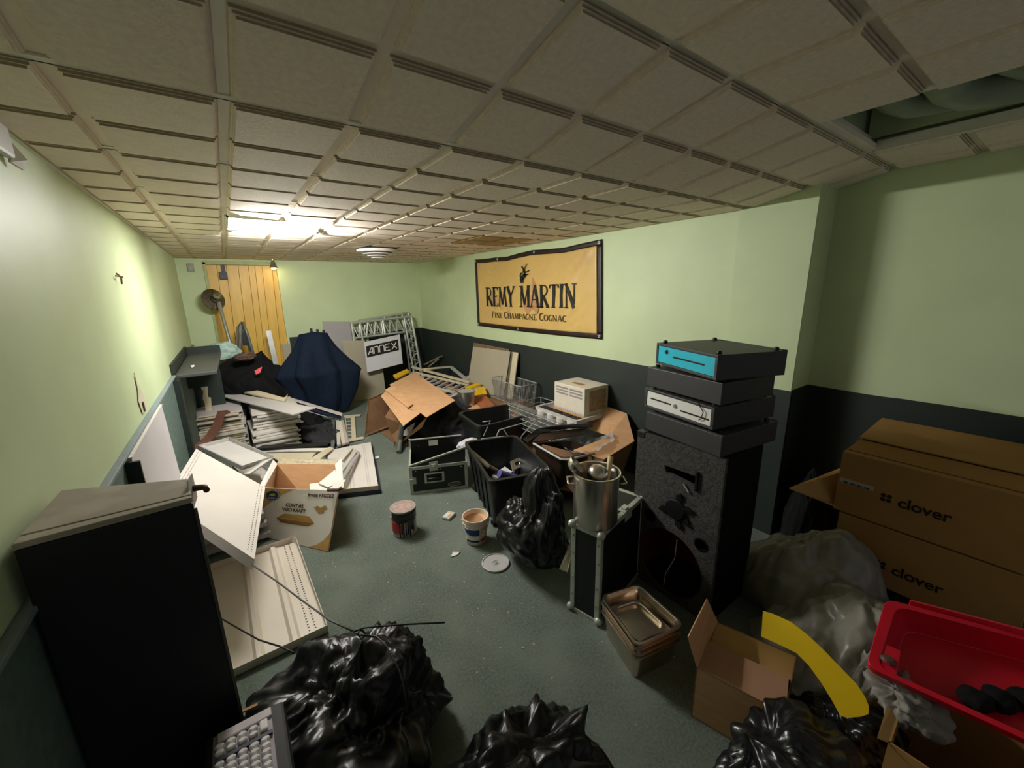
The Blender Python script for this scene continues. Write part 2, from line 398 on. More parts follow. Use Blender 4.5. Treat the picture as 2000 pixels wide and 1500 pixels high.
# ceiling: bands, tiles and tee bars
g = G(); xa, xb = XL, XN + .02
HX0, HX1, HY0, HY1 = 1.9006 + .02, 2.5106, .094, .704 - .03
g.box((xa, 1.314, 2.096), (xb, YB + .1, 2.16))
g.obox((xa, .704, zc(.704)), (xb - xa, 0, 0), (0, .61, 2.096 - zc(.704)), (0, 0, .06))
zt = zc(0)
g.box((xa, HY1, zt), (xb, .704, zt + .02)); g.box((xa, -1.3, zt), (HX0, HY1, zt + .02)); g.box((HX1, -1.3, zt), (xb, HY1, zt + .02)); g.box((HX0, -1.3, zt), (HX1, HY0, zt + .02))
ceil = g.done('ceiling', tilebase, kind='structure', org=(0, 0, 0))
G().box((xa, -1.3, 2.62), (xb + .2, 1.2, 2.66)).done('slab_above', gapm, ceil)
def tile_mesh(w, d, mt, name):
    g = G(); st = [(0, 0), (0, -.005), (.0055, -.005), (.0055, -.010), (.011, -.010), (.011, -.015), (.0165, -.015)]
    # each step drops below the band; laps give the striped reveal, its darkness is painted
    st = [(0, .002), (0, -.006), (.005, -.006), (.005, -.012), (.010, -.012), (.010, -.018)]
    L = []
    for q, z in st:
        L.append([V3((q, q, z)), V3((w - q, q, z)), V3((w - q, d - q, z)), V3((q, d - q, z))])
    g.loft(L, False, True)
    o = g.done(name, mt, ceil, org=None); o.data.materials.append(mat('painted_shade_reveal', (168, 152, 128), rough=.95, var=.15, scale=20))
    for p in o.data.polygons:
        if abs(p.normal.y) > .3: p.material_index = 1  # risers facing along y get a browner tone: shade put into the colour
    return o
TW = .305; XG = .0706; TILEC = {}; rnd = random.Random(3)
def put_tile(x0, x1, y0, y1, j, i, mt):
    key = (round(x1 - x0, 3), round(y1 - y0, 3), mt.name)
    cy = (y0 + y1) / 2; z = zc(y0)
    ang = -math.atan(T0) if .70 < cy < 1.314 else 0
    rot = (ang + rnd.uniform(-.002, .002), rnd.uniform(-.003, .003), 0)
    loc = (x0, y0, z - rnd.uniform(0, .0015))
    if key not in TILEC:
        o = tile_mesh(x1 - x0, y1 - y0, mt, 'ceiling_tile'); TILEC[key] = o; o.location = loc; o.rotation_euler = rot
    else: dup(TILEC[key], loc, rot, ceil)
for j in range(-8, 18):
    y0 = 1.314 + TW * j
    for i in range(-2, 10):
        x0 = XG + TW * i; x1 = x0 + TW; hb = .015
        x1 = x0 + TW - hb; x0 = x0 + hb
        lim = XR if y0 > .9 else XN
        if y0 < .9 and i == 9: pass
        x0 = max(x0, XL + .012); x1 = min(x1, lim - .012)
        if x1 - x0 < .05: continue
        ya, yb = y0 + .012, min(y0 + TW - .012, YB - .02)
        if yb - ya < .05: continue
        if i in (6, 7) and j in (-3, -4): continue                     # the hole
        if i in (0, 1) and j in (6, 7): continue                       # the lit panel (two by two cells)
        mt = tilem if i >= 0 or j < 0 else tiles2
        if i in (6, 7) and j in (6, 7): mt = tan
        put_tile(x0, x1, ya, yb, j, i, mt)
for i in range(0, 9, 2):
    x = XG + TW * i
    g = G().box((x - .012, 1.314, 2.093), (x + .012, YB, 2.097)); g.done('tee_bar', teem, ceil)
    if i != 6: G().obox((x - .012, .704, zc(.704) - .003), (.024, 0, 0), (0, .61, 2.096 - zc(.704)), (0, 0, .004)).done('tee_bar', teem, ceil)
for j in (-2, 0, 2, 4, 6, 8, 10, 12, 14, 16):
    y = 1.314 + TW * j; z = zc(y)
    G().box((xa, y - .012, z - .0035), ((XR if y > .9 else XN), y + .012, z + .001)).done('tee_bar', teem, ceil)
    if j in (-2, 0, 2): G().box((xa, y + .0125, z - .0045), ((XR if y > .9 else XN), y + .0145, z + .001)).done('seam', gapm, ceil)
# wall angle
G().box((XL, 1.314, 2.078), (XL + .012, YB, 2.1)).done('tee_bar', teem, ceil)
# things in the hole: pipes, beam
for k, (y, z, r) in enumerate([(.60, 2.35, .055), (.44, 2.33, .06), (.30, 2.36, .045)]):
    P = [V3((1.2, y, z + .06))] + [V3((2.15 + .18 * math.sin(t * PI / 2 / 5), y, z - .0 + .06 * math.cos(t * PI / 2 / 5))) for t in range(6)]
    P = [V3((1.0, y, z)), V3((2.2, y, z)), V3((2.3, y - .01, z - .015)), V3((2.37, y - .05, z - .03)), V3((2.42, y - .12, z - .03)), V3((2.46, y - .25, z - .03))]
    tag(G().tube(P, r, 16).done('ceiling_pipe', pipem, smooth=True), ('thick pale pipe nearest the room inside the open ceiling bay', 'middle pale pipe of three inside the open ceiling bay', 'slim pale pipe farthest right inside the open ceiling bay')[k], 'pipe', 'pipes above the ceiling')
G().box((1.5, -.2, 2.28), (2.9, .14, 2.5)).done('ceiling_beam', mat('dark_beam', (60, 40, 32), rough=.8), kind='structure')
G().box((HX1 + .02, -.3, 2.26), (HX1 + .05, .72, 2.62)).done('wall_plenum', green, kind='structure')
G().box((1.2, .74, 2.26), (2.6, .77, 2.62)).done('wall_plenum_end', green, kind='structure')
G().box((HX1 - .012, HY0, zt - .012), (HX1 + .012, HY1, zt + .03)).done('tee_bar', teem, ceil)

# lit troffer
LX0, LX1, LY0, LY1 = XG + .01, XG + 2 * TW - .01, 1.314 + 6 * TW - .03, 1.314 + 8 * TW - .05
lt = thing('ceiling_light', 'square lit troffer panel in the ceiling, the only lit one', 'light', ((LX0 + LX1) / 2, (LY0 + LY1) / 2, 2.096))
G().box((LX0 + .01, LY0 + .01, 2.082), (LX1 - .01, LY1 - .01, 2.088)).done('diffuser', glow, lt)
g = G(); g.box((LX0 - .01, LY0 - .01, 2.08), (LX0 + .012, LY1 + .01, 2.096)); g.box((LX1 - .012, LY0 - .01, 2.08), (LX1 + .01, LY1 + .01, 2.096)); g.box((LX0, LY0 - .01, 2.08), (LX1, LY0 + .012, 2.096)); g.box((LX0, LY1 - .012, 2.08), (LX1, LY1 + .01, 2.096)); g.done('frame', teem, lt)
c = pt(737, 483, 2.09)
vt = thing('ceiling_vent', 'round stepped white air diffuser on the far ceiling', 'vent', c)
for r0, z0, z1 in [(.215, -.026, -.052), (.155, -.064, -.074), (.11, -.084, -.094), (.07, -.102, -.112)]:
    G().lathe([(r0 - .02, z0), (r0, z0), (r0 + .004, z1), (r0 - .03, z1 - .002)], c, 40, cap=True).done('ring', white, vt, smooth='auto')
for r0, z0, z1 in [(.20, .0, -.026), (.15, -.052, -.064), (.105, -.074, -.084), (.065, -.094, -.102)]:
    G().lathe([(r0, z0), (r0, z1)], c, 32).done('throat', gapm, vt, smooth='auto')
# two broken strips of tee bar hanging by the light
for k, (a, b) in enumerate([((622, 450), (634, 436)), ((636, 449), (650, 432))]):
    tag(G().bar(pt(*a, 2.06), pt(*b, 2.085), .02, .008).done('broken_strip', teem), ('short broken white strip hanging at the light panel corner', 'second short white strip hanging just right of the light panel')[k], 'strip')
# spot lamp by the doorway
c = pt(534, 519, y=6.45)
sp = thing('spot_lamp', 'small chrome cone lamp at the top right of the doorway', 'lamp', c + V3((0, 0, .08)))
G().lathe([(.012, .07), (.022, .05), (.045, -.02), (.05, -.03), (.04, -.028)], c, 20, cap=False).done('shade', chrome, sp, smooth=True)
G().tube([c + V3((0, 0, .06)), c + V3((0, .02, .12)), V3((c.x, c.y + .03, 2.095))], .008).done('stem', chrome, sp)
G().lathe([(.002, -.055), (.02, -.05), (.032, -.035), (.032, -.012), (.002, -.005)], c, 16).done('bulb', glowb, sp)
# wall outlet, hook, torn patch, small bracket
c = pt(375, 523, y=YB)
ot = thing('wall_outlet', 'small painted cover plate high on the wall left of the doorway', 'outlet', c)
G().box((c.x - .045, YB - .03, c.z - .05), (c.x + .02, YB, c.z + .05)).done('box', mat('plate_paint', (150, 160, 130), rough=.5), ot, bevel=.003)
G().box((c.x - .035, YB - .034, c.z - .025), (c.x + .008, YB - .03, c.z + .025)).done('cover', greylam, ot, bevel=.002)
c = pt(226, 541, x=XL); hk = thing('wall_hook', 'small twisted metal hook alone on the left wall', 'hook', c)
G().tube([c + V3((0, .03, .02)), c + V3((.02, 0, 0)), c + V3((.03, -.03, .0)), c + V3((.01, -.06, .004))], .004).done('wire', rust, hk)
G().tube([c + V3((.02, 0, 0)), c + V3((.015, .01, -.035))], .004).done('prong', rust, hk)
c = pt(275, 785, x=XL)
tp = G().plate([[(-.09, -.04), (-.03, -.06), (.05, -.05), (.08, .02), (.03, .07), (.02, .16), (-.01, .09), (-.06, .04)]], .003, c + V3((.003, 0, 0)), (0, -1, 0), (0, 0, 1)).done('torn_patch', mat('bare_plaster', (206, 200, 176), rough=.9), label='bare torn plaster patch on the left wall above the trim', cat='patch')
tag(G().box(c + V3((.0, -.02, -.05)), c + V3((.012, .0, .0))).done('metal_clip', rust), 'rusty clip stuck in the torn wall patch', 'clip')
c = pt(8, 290, x=XL)
em = thing('wall_fixture', 'broken white wall fixture at the left edge under the ceiling', 'fixture', c)
G().box((XL, c.y - .14, c.z - .03), (XL + .022, c.y - .01, c.z + .07)).done('housing', whiteg, em, bevel=.01)
G().slab([(XL + .012, c.y + .0, c.z + .02), (XL + .03, c.y + .02, c.z - .02), (XL + .02, c.y + .015, c.z - .05), (XL + .008, c.y - .03, c.z - .04)], .006).done('broken_cover', white, em)
# ================================================================== BANNER
bx = XR - .012
def corner(px, py): p = pt(px, py, x=bx); return p.y, p.z
cTL, cBL, cTR, cBR = corner(927, 507), corner(933, 636), corner(1176, 467), corner(1176, 663)
sag = [0, .006, .004, .012, -.004, -.012, .0, .012, .004, 0]
def BS(u, v, off=0):      # u left->right in view, v bottom->top
    y = (cBL[0] * (1 - u) + cBR[0] * u) * (1 - v) + (cTL[0] * (1 - u) + cTR[0] * u) * v
    k = u * 9; i = min(8, int(k)); sg = sag[i] * (1 - k + i) + sag[i + 1] * (k - i)
    top = cTL[1] * (1 - u) + cTR[1] * u - .022 * math.sin(PI * u) ** 1 * .6 - sg * 1.2
    bot = cBL[1] * (1 - u) + cBR[1] * u - .01 * math.sin(PI * u)
    z = bot * (1 - v) + top * v
    wv = .016 * noise.noise(V3((u * 9 + v * 3, v * 2.2, 3))) + .010 * noise.noise(V3((u * 22 - v * 9, v * 3, 8))) + .006 * ridged(V3((u * 7 + v * 5, v * 2, 1)))
    wv *= min(1, 6 * u, 6 * (1 - u), 5 * v, 5 * (1 - v)) 
    return V3((bx - abs(wv) - off, y, z))
bn = thing('banner', 'gold vinyl banner with dark border hung on the right wall', 'banner', BS(.5, 0))
bu, bv = .028, .055
def sub(u0, u1, v0, v1, nu, nv, off): return G().grid(lambda a, b: BS(u0 + (u1 - u0) * a, v0 + (v1 - v0) * b, off), nu, nv, .0012)
sub(bu, 1 - bu, bv, 1 - bv, 110, 50, .001).done('field', gold, bn, smooth=True)
sub(0, 1, 1 - bv, 1, 80, 3, .0012).done('border_strip', border, bn, smooth=True)
sub(0, 1, 0, bv, 80, 3, .0012).done('border_strip', border, bn, smooth=True)
sub(0, bu, bv, 1 - bv, 3, 40, .0012).done('border_strip', border, bn, smooth=True)
sub(1 - bu, 1, bv, 1 - bv, 3, 40, .0012).done('border_strip', border, bn, smooth=True)
for u, v in [(.012, .975), (.25, .975), (.57, .975), (.985, .972), (.985, .03), (.42, .03), (.012, .03)]:
    G().lathe([(.006, 0), (.014, 0), (.014, .003), (.006, .003)], BS(u, v, .003), 14, (-1, 0, 0), cap=False).done('grommet', alu, bn)
# lettering drawn with strokes and serifs: (polyline, thick?)
def arc(cx, cy, rx, ry, a0, a1, n=10): return [(cx + rx * math.cos(math.radians(a0 + (a1 - a0) * i / n)), cy + ry * math.sin(math.radians(a0 + (a1 - a0) * i / n))) for i in range(n + 1)]
SF = {
 'R': (.62, [([(.14, 0), (.14, 1)], 1), ([(.14, .97)] + arc(.28, .75, .22, .22, 90, -90) + [(.14, .53)], 0), ([(.26, .5), (.6, .02)], 1)], [(.14, 0), (.56, 0), (.1, 1)]),
 'E': (.5, [([(.14, 0), (.14, 1)], 1), ([(.14, .97), (.44, .97), (.46, .84)], 0), ([(.14, .52), (.36, .52), (.37, .58)], 0), ([(.14, .03), (.46, .03), (.49, .17)], 0)], [(.1, 0), (.1, 1)]),
 'M': (.8, [([(.12, 0), (.17, 1)], 0), ([(.17, 1), (.4, .1)], 1), ([(.4, .1), (.64, 1)], 0), ([(.64, 1), (.68, 0)], 1)], [(.12, 0), (.68, 0), (.14, 1), (.67, 1)]),
 'Y': (.6, [([(.08, 1), (.3, .5)], 1), ([(.54, 1), (.3, .5)], 0), ([(.3, .52), (.3, 0)], 1)], [(.3, 0), (.08, 1), (.54, 1)]),
 'A': (.62, [([(.07, 0), (.3, 1)], 0), ([(.3, 1), (.55, 0)], 1), ([(.16, .35), (.45, .35)], 0)], [(.07, 0), (.55, 0)]),
 'T': (.6, [([(.3, 0), (.3, 1)], 1), ([(.03, .84), (.06, .97), (.54, .97), (.57, .84)], 0)], [(.3, 0)]),
 'I': (.3, [([(.15, 0), (.15, 1)], 1)], [(.15, 0), (.15, 1)]),
 'N': (.7, [([(.14, 0), (.14, 1)], 0), ([(.12, 1), (.57, 0)], 1), ([(.57, 0), (.57, 1)], 0)], [(.14, 0), (.12, 1), (.57, 1)]),
 'F': (.48, [([(.14, 0), (.14, 1)], 1), ([(.14, .97), (.44, .97), (.46, .82)], 0), ([(.14, .52), (.36, .52)], 0)], [(.14, 0), (.1, 1)]),
 'C': (.62, [(arc(.34, .5, .26, .48, 50, 310, 16), 1)], []),
 'H': (.68, [([(.14, 0), (.14, 1)], 1), ([(.54, 0), (.54, 1)], 1), ([(.14, .52), (.54, .52)], 0)], [(.14, 0), (.54, 0), (.14, 1), (.54, 1)]),
 'P': (.54, [([(.14, 0), (.14, 1)], 1), ([(.14, .97)] + arc(.28, .72, .2, .25, 90, -90) + [(.14, .47)], 0)], [(.14, 0), (.1, 1)]),
 'G': (.66, [(arc(.34, .5, .26, .48, 50, 330, 16), 1), ([(.57, .26), (.57, .45), (.44, .45)], 0)], []),
 'O': (.7, [(arc(.35, .5, .27, .48, 0, 360, 20), 1)], []),
 ' ': (.36, [], [])}
def strokes(word, width, height, fn, thick=.13, thin=.055, caps=None):
    """ribbon letters; fn(x, y) puts a letter point on its surface"""
    tot = sum(SF[c][0] * (1.0 if not caps or i in caps or c == ' ' else .86) for i, c in enumerate(word)); k = width / tot; x = 0; out = []
    for i, ch in enumerate(word):
        wd, st, sr = SF[ch]; sc = 1.0 if not caps or i in caps else .86
        g = G(); hh = height * (1 if not caps or i in caps else .8)
        def rib(a, b, wdt):
            n = max(1, int(math.hypot(b[0] - a[0], b[1] - a[1]) / .25))
            dx, dy = b[0] - a[0], b[1] - a[1]; L = math.hypot(dx, dy) or 1; nx, ny = -dy / L * wdt / 2, dx / L * wdt / 2
            for q in range(n):
                t0, t1 = q / n, (q + 1) / n; V = []
                for t, s_ in ((t0, 1), (t1, 1), (t1, -1), (t0, -1)):
                    X_ = a[0] + dx * t + nx * s_; Y_ = a[1] + dy * t + ny * s_
                    V.append(fn(x + X_ * k * sc, Y_ * hh))
                g.slab(V, .0008)
        for pl, th in st:
            for a, b in zip(pl, pl[1:]): rib(a, b, thick if th else thin)
        for sx_, sy_ in sr: rib((sx_ - .11, .02 if sy_ == 0 else .98), (sx_ + .11, .02 if sy_ == 0 else .98), .045)
        if g.v: out.append(g)
        x += wd * k * sc
    return out
def on_banner(ax, az, wx):
    a = pt(*ax, x=bx); return a
def bl_map(l, r):   # baseline from pixel l to pixel r on the banner's plane
    a, b = pt(*l, x=bx), pt(*r, x=bx); Wd = (b - a).length; d = (b - a).normalized()
    def toUV(p):
        yl = cTL[0] * .5 + cBL[0] * .5; yr = cTR[0] * .5 + cBR[0] * .5; u = (yl - p.y) / (yl - yr)
        bot = cBL[1] * (1 - u) + cBR[1] * u; top = cTL[1] * (1 - u) + cTR[1] * u; return u, (p.z - bot) / (top - bot)
    def fn(x, y):
        p = a + d * x + V3((0, 0, y)); u, v = toUV(p); q = BS(u, v, .008); return V3((min(q.x, bx - .0125), p.y, p.z))
    return Wd, fn
Wd, fn = bl_map((951, 598), (1127, 602))
for i, g in enumerate(strokes('REMY MARTIN', Wd, .232, fn, .15, .06)): g.done('letter', ink, bn)
Wd, fn = bl_map((963, 620), (1110, 629))
for i, g in enumerate(strokes('FINE CHAMPAGNE COGNAC', Wd, .078, fn, .11, .06, caps=(0, 5, 15))): g.done('letter', inkb, bn)
sp_ = [(.0, .0), (.09, -.05), (.2, .0), (.24, .1), (.19, .16), (.17, .30), (.12, .38), (.10, .2), (.02, .14), (-.04, .06)]
o0 = pt(1029, 607, x=bx)
G().slab([V3((bx - .0105, o0.y - a, o0.z - .02 + b)) for a, b in sp_], .0006, (-1, 0, 0)).done('water_stain', mat('stain_pinkish', (192, 142, 98), rough=.5, var=.12, scale=9), bn)
# emblem: the leaping centaur with a javelin
def emb(px, py): p = pt(900 + px / 5, 450 + py / 5, x=bx); return V3((BS(.35, .6, .009).x, p.y, p.z))
g = G()
for P, wds in [([(652, 325), (640, 360), (622, 392), (606, 428)], 4), ([(604, 352), (618, 372), (626, 392)], 7), ([(622, 388), (634, 402), (640, 420), (636, 440)], 13), ([(678, 392), (660, 402), (644, 410)], 5), ([(668, 428), (652, 430), (640, 436)], 5), ([(640, 428), (630, 446), (612, 456), (598, 470)], 17), ([(598, 466), (590, 482), (602, 492), (596, 512)], 8), ([(612, 460), (620, 478), (606, 488), (618, 510)], 6), ([(596, 462), (588, 448), (592, 430), (604, 414)], 6)]:
    for (a, b) in zip(P, P[1:]):
        A, B = emb(*a), emb(*b); g.bar(A, B, wds * .0026, .0016, (1, 0, 0))
g.done('emblem', ink, bn)

# ================================================================== helpers for boxes
def frame(o, yaw): c, s = math.cos(yaw), math.sin(yaw); return V3(o), V3((c, s, 0)), V3((-s, c, 0)), V3((0, 0, 1))
def lb(g, F, a, b):       # box in a local frame
    o, u, v, w_ = F
    return g.obox(o + u * a[0] + v * a[1] + w_ * a[2], u * (b[0] - a[0]), v * (b[1] - a[1]), w_ * (b[2] - a[2]))
def lp(F, x, y, z): o, u, v, w_ = F; return o + u * x + v * y + w_ * z
def circ(cx, cy, r, n=28, ry=None): return [(cx + r * math.cos(2 * PI * i / n), cy + (ry or r) * math.sin(2 * PI * i / n)) for i in range(n)]

# ================================================================== BIG SPEAKER (right), front faces -x
SX0, SX1, SY0, SY1, SZ = 1.70, 2.06, .795, 1.265, .872
sk = thing('speaker_cabinet', 'carpeted black speaker cabinet with its woofer missing, under the cash drawers', 'speaker', ((SX0 + SX1) / 2, (SY0 + SY1) / 2, 0))
g = G(); t = .018
g.box((SX0 + .02, SY0, 0), (SX1, SY0 + t, SZ)); g.box((SX0 + .02, SY1 - t, 0), (SX1, SY1, SZ)); g.box((SX0 + .02, SY0 + t, 0), (SX1, SY1 - t, t)); g.box((SX0 + .02, SY0 + t, SZ - t), (SX1, SY1 - t, SZ)); g.box((SX1 - t, SY0 + t, t), (SX1, SY1 - t, SZ - t))
g.done('cabinet_box', mat('speaker_side_carpet', (20, 20, 20), rough=.95, var=.3, scale=50, bump=.4, bscale=140, spec=.1), sk)
G().box((SX1 - .04, SY0 + .02, .02), (SX1 - .022, SY1 - .02, SZ - .02)).box((SX0 + .025, SY1 - .03, .02), (SX1 - .04, SY1 - .02, SZ - .02)).done('inner_lining', redbrown, sk)
def sfy(px, py): p = pt(px, py, x=SX0); return (SY1 - p.y, p.z)      # baffle 2-D: x from far edge to near edge
wr = .185; wc = (SY1 - 1.03, .205)
p1 = sfy(1270, 1006); p2 = sfy(1369, 1064); hc = sfy(1320, 994)
slot = [sfy(1297, 908), sfy(1301, 922), sfy(1362, 952), sfy(1364, 932)]
slot = [(slot[0][0], slot[0][1]), (slot[1][0], slot[1][1]), (slot[2][0], slot[2][1]), (slot[3][0], slot[3][1])]
slot = slot if (slot[1][1] < slot[0][1]) else slot[::-1]
outer = [(0, 0), (SY1 - SY0, 0), (SY1 - SY0, SZ), (0, SZ)]
rag = [(wc[0] + wr * (1 + .012 * math.sin(7 * a)) * math.cos(a), wc[1] + wr * (1 + .012 * math.sin(7 * a)) * math.sin(a)) for a in [2 * PI * i / 48 for i in range(48)]]
G().plate([outer, rag, circ(*p1, .034), circ(*p2, .036), slot], .02, (SX0, SY1, 0), (0, -1, 0), (0, 0, 1)).done('baffle', carpetg, sk)
for p in (p1, p2):
    G().lathe([(.036, .002), (.03, .004), (.03, -.09), (.034, -.09)], (SX0, SY1 - p[0], p[1]), 24, (-1, 0, 0), cap=False).done('port', blk, sk, smooth='auto')
G().lathe([(wr + .002, .0005), (wr - .002, .001), (wr - .002, -.02), (wr + .001, -.02)], (SX0, SY1 - wc[0], wc[1]), 48, (-1, 0, 0), cap=False).done('woofer_rim', mat('rim_brown', (70, 48, 36), rough=.8), sk)
ho = V3((SX0 - .002, SY1 - hc[0], hc[1]))
G().lathe([(.002, .016), (.05, .014), (.058, .004), (.058, 0), (.002, 0)], ho, 28, (-1, 0, 0)).done('tweeter_plate', blk, sk, smooth='auto')
g = G()
for a in (75, 20, -70, 200, -30):
    q = ho + V3((0, math.cos(math.radians(180 - a)) * .07, math.sin(math.radians(a)) * .075)); c_ = math.radians(a)
    dy, dz = -math.cos(c_), math.sin(c_)
    g.slab([q + V3((-.012, dy * .028, dz * .028)), q + V3((-.008, -dz * .02, dy * .02)), q + V3((-.006, -dy * .03, -dz * .03)), q + V3((-.008, dz * .02, -dy * .02))], .008, (-1, 0, 0))
g.done('broken_lug', blk, sk)
q = pt(1362, 940, x=SX0)
G().box((SX0 - .012, q.y - .006, q.z - .05), (SX0 + .0, q.y + .006, q.z + .05)).done('slot_bracket', blk, sk, bevel=.002)
q = pt(1340, 950, x=SX0)
G().bar(q + V3((-.006, .01, .012)), q + V3((-.006, -.02, -.022)), .008, .006).done('bent_screw', alu, sk)
G().tube([pt(1322, 1055, x=SX0 + .01), pt(1318, 1090, x=SX0 + .03), pt(1300, 1120, x=SX0 + .02), pt(1296, 1145, x=SX0 + .04)], .0022, 6).done('loose_wire', paper, sk)
G().box((SX0 - .003, SY1 - .045, SZ - .03), (SX0 + .04, SY1 + .003, SZ + .003)).done('corner_guard', blk, sk, bevel=.002)
# cable down the right side of the speaker
tag(G().tube([V3((SX1 + .008, SY0 + .02, .86)), V3((SX1 + .012, SY0 + .015, .5)), V3((SX1 + .01, SY0 + .02, .2)), V3((SX1 + .03, SY0, .006))], .004).done('speaker_cable', blk, smooth=True), 'thin black cable hanging down the speaker side edge', 'cable')

# ================================================================== CASH DRAWERS
def drawer(label, near, far, right, z0, z1, front=None, frontmat=None, feet=False):
    a = pt(*near, z1); b = pt(*far, z1); c = pt(*right, z1)
    v = (b - a); v.z = 0; Lf = min(v.length, .44); v.normalize(); u = V3((v.y, -v.x, 0)); 
    dp = max(.36, min(.42, (c - a).dot(u)))
    F = (V3((a.x, a.y, z0)), v, u, V3((0, 0, 1)))       # x along the front, y into depth
    h = z1 - z0; T = thing('cash_till', label, 'cash drawer', F[0] + v * Lf / 2 + u * dp / 2, group=None)
    lb(G(), F, (0, .012, 0), (Lf, dp, h)).done('case', drawm, T, bevel=.003)
    if front:
        g = G(); 
        lb(g, F, (0, 0, 0), (Lf, .014, .012)); lb(g, F, (0, 0, h - .012), (Lf, .014, h)); lb(g, F, (0, 0, .012), (.016, .014, h - .012)); lb(g, F, (Lf - .016, 0, .012), (Lf, .014, h - .012)); g.done('front_frame', drawm, T, bevel=.002)
        fp = lb(G(), F, (.018, .003, .014), (Lf - .018, .012, h - .014)).done('front_panel', frontmat, T)
        if front == 'blue':
            lb(G(), F, (Lf * .18, .0015, h * .46), (Lf * .68, .0032, h * .53)).done('slot', gapm, T)
            G().lathe([(.002, .006), (.009, .006), (.012, .002), (.012, 0), (.002, 0)], lp(F, Lf * .80, .003, h * .66), 20, -u).done('lock', chrome, T, smooth='auto')
        else:
            lb(G(), F, (Lf * .06, .0015, h * .36), (Lf * .44, .0032, h * .43)).done('slot', gapm, T)
            lb(G(), F, (Lf * .58, .0015, h * .5), (Lf * .9, .0032, h * .57)).done('slot', gapm, T)
            G().lathe([(.002, .006), (.009, .006), (.012, .002), (.012, 0), (.002, 0)], lp(F, Lf * .515, .003, h * .52), 20, -u).done('lock', chrome, T, smooth='auto')
            G().tube([lp(F, Lf * .2, -.002, h), lp(F, Lf * .12, -.006, h * .7), lp(F, Lf * .14, -.006, h * .35), lp(F, Lf * .17, -.004, h * .28)], .0022, 6).done('key_string', blk, T)
    else:
        lb(G(), F, (0, 0, 0), (Lf, .012, h)).done('front_plate', drawm, T, bevel=.003)
    lb(G(), F, (.0, dp - .004, .0), (Lf, dp, h + .0035)).done('rear_lip', drawm, T)
    if feet:
        for k, (x, y) in enumerate([(.03, .03), (Lf - .03, .03), (.03, dp - .03), (Lf - .03, dp - .03)]):
            G().lathe([(.012, 0), (.012, .006), (.009, .014), (.002, .014)], lp(F, x, y, h), 16).done('rubber_foot', blk, T)
    else:
        for k, (x, y) in enumerate([(.03, .04), (Lf - .03, .04), (.03, dp - .04), (Lf - .03, dp - .04)]):
            G().lathe([(.012, 0), (.012, .012)], lp(F, x, y, h - .0), 16).done('rubber_foot', blk, T)
    return T
drawer('plain dark grey cash drawer at the bottom of the stack on the speaker', (1411, 853), (1260, 802), (1532, 826), SZ + .003, .975)
drawer('black cash drawer with a white front, lock and two slots', (1396, 797), (1260, 757), (1536, 775), .99, 1.095, 'white', paper)
drawer('plain dark grey cash drawer just under the cyan-fronted one', (1412, 749), (1259, 715), (1539, 736), 1.11, 1.21)
drawer('cash drawer with a cyan front and rubber feet, topmost of the stack', (1403, 694), (1263, 665), (1541, 689), 1.225, 1.335, 'blue', cyan, feet=True)

# ================================================================== FLIGHT CASES
def edge_frame(F, L, W_, H_, e=.022, t=.003):
    g = []
    def seg(a, b): g.append((a, b))
    for y in (0, W_):
        for z in (0, H_): seg((0, y, z), (L, y, z))
    for x in (0, L):
        for z in (0, H_): seg((x, 0, z), (x, W_, z))
        for y in (0, W_): seg((x, y, 0), (x, y, H_))
    out = []
    for a, b in g:
        lo = [min(a[i], b[i]) for i in range(3)]; hi = [max(a[i], b[i]) for i in range(3)]
        dm = (L, W_, H_)
        for i in range(3):
            if lo[i] == hi[i]:
                if lo[i] == 0: lo[i] = -t; hi[i] = e
                else: lo[i] = dm[i] - e; hi[i] = dm[i] + t
        q = G(); lb(q, F, lo, hi); out.append(q)
    return out
def ballcorner(p): return G().lathe([(.001, .02), (.012, .017), (.019, .008), (.021, 0), (.019, -.008), (.012, -.017), (.001, -.02)], p, 12)
def latch(F, x, z, y=-.004, name='latch', T=None, w_=.05, up=True):
    g = G(); lb(g, F, (x - w_, y - .004, z - .04), (x + w_, y, z + .04)); lb(g, F, (x - w_ * .5, y - .016, z - .022), (x + w_ * .5, y - .004, z + .022)); 
    lb(g, F, (x - w_ * .2, y - .022, z - .01), (x + w_ * .2, y - .016, z + .01)); return g.done(name, alu, T, bevel=.002)
# upright case: narrow end faces the camera
a = pt(1172, 1222, 0); FH = .5
d = (pt(1118, 1190, 0) - a); d.z = 0; d.normalize()
yaw = math.atan2(d.y, d.x) - PI / 2
WC = .175
a = a - d * 0
u = V3((d.y, -d.x, 0))
F = (V3((a.x, a.y, 0)), d, u, V3((0, 0, 1))); LC = .46
a2 = V3((1.268, 1.112, 0)); WC = .16; u = V3((.972, .232, 0)).normalized(); d = V3((-u.y, u.x, 0)); F = (a2, u, d, V3((0, 0, 1)))
fc = thing('flight_case', 'black flight case with silver edging standing on end under the steel pot', 'flight case', lp(F, LC / 2, WC / 2, 0))
lb(G(), F, (0, 0, 0), (LC, WC, FH)).done('shell', mat('case_laminate', (20, 21, 20), rough=.5, var=.15, scale=60, bump=.08, bscale=160), fc)
for q in edge_frame(F, LC, WC, FH, .022): q.done('edge_trim', alu, fc, bevel=.002)
for x in (0, LC):
    for y in (0, WC):
        for z in (.002, FH): 
            if z < .01: q = lp(F, x, y, .02)
            else: q = lp(F, x, y, z - .004)
            ballcorner(q).done('ball_corner', alu, fc, smooth=True)
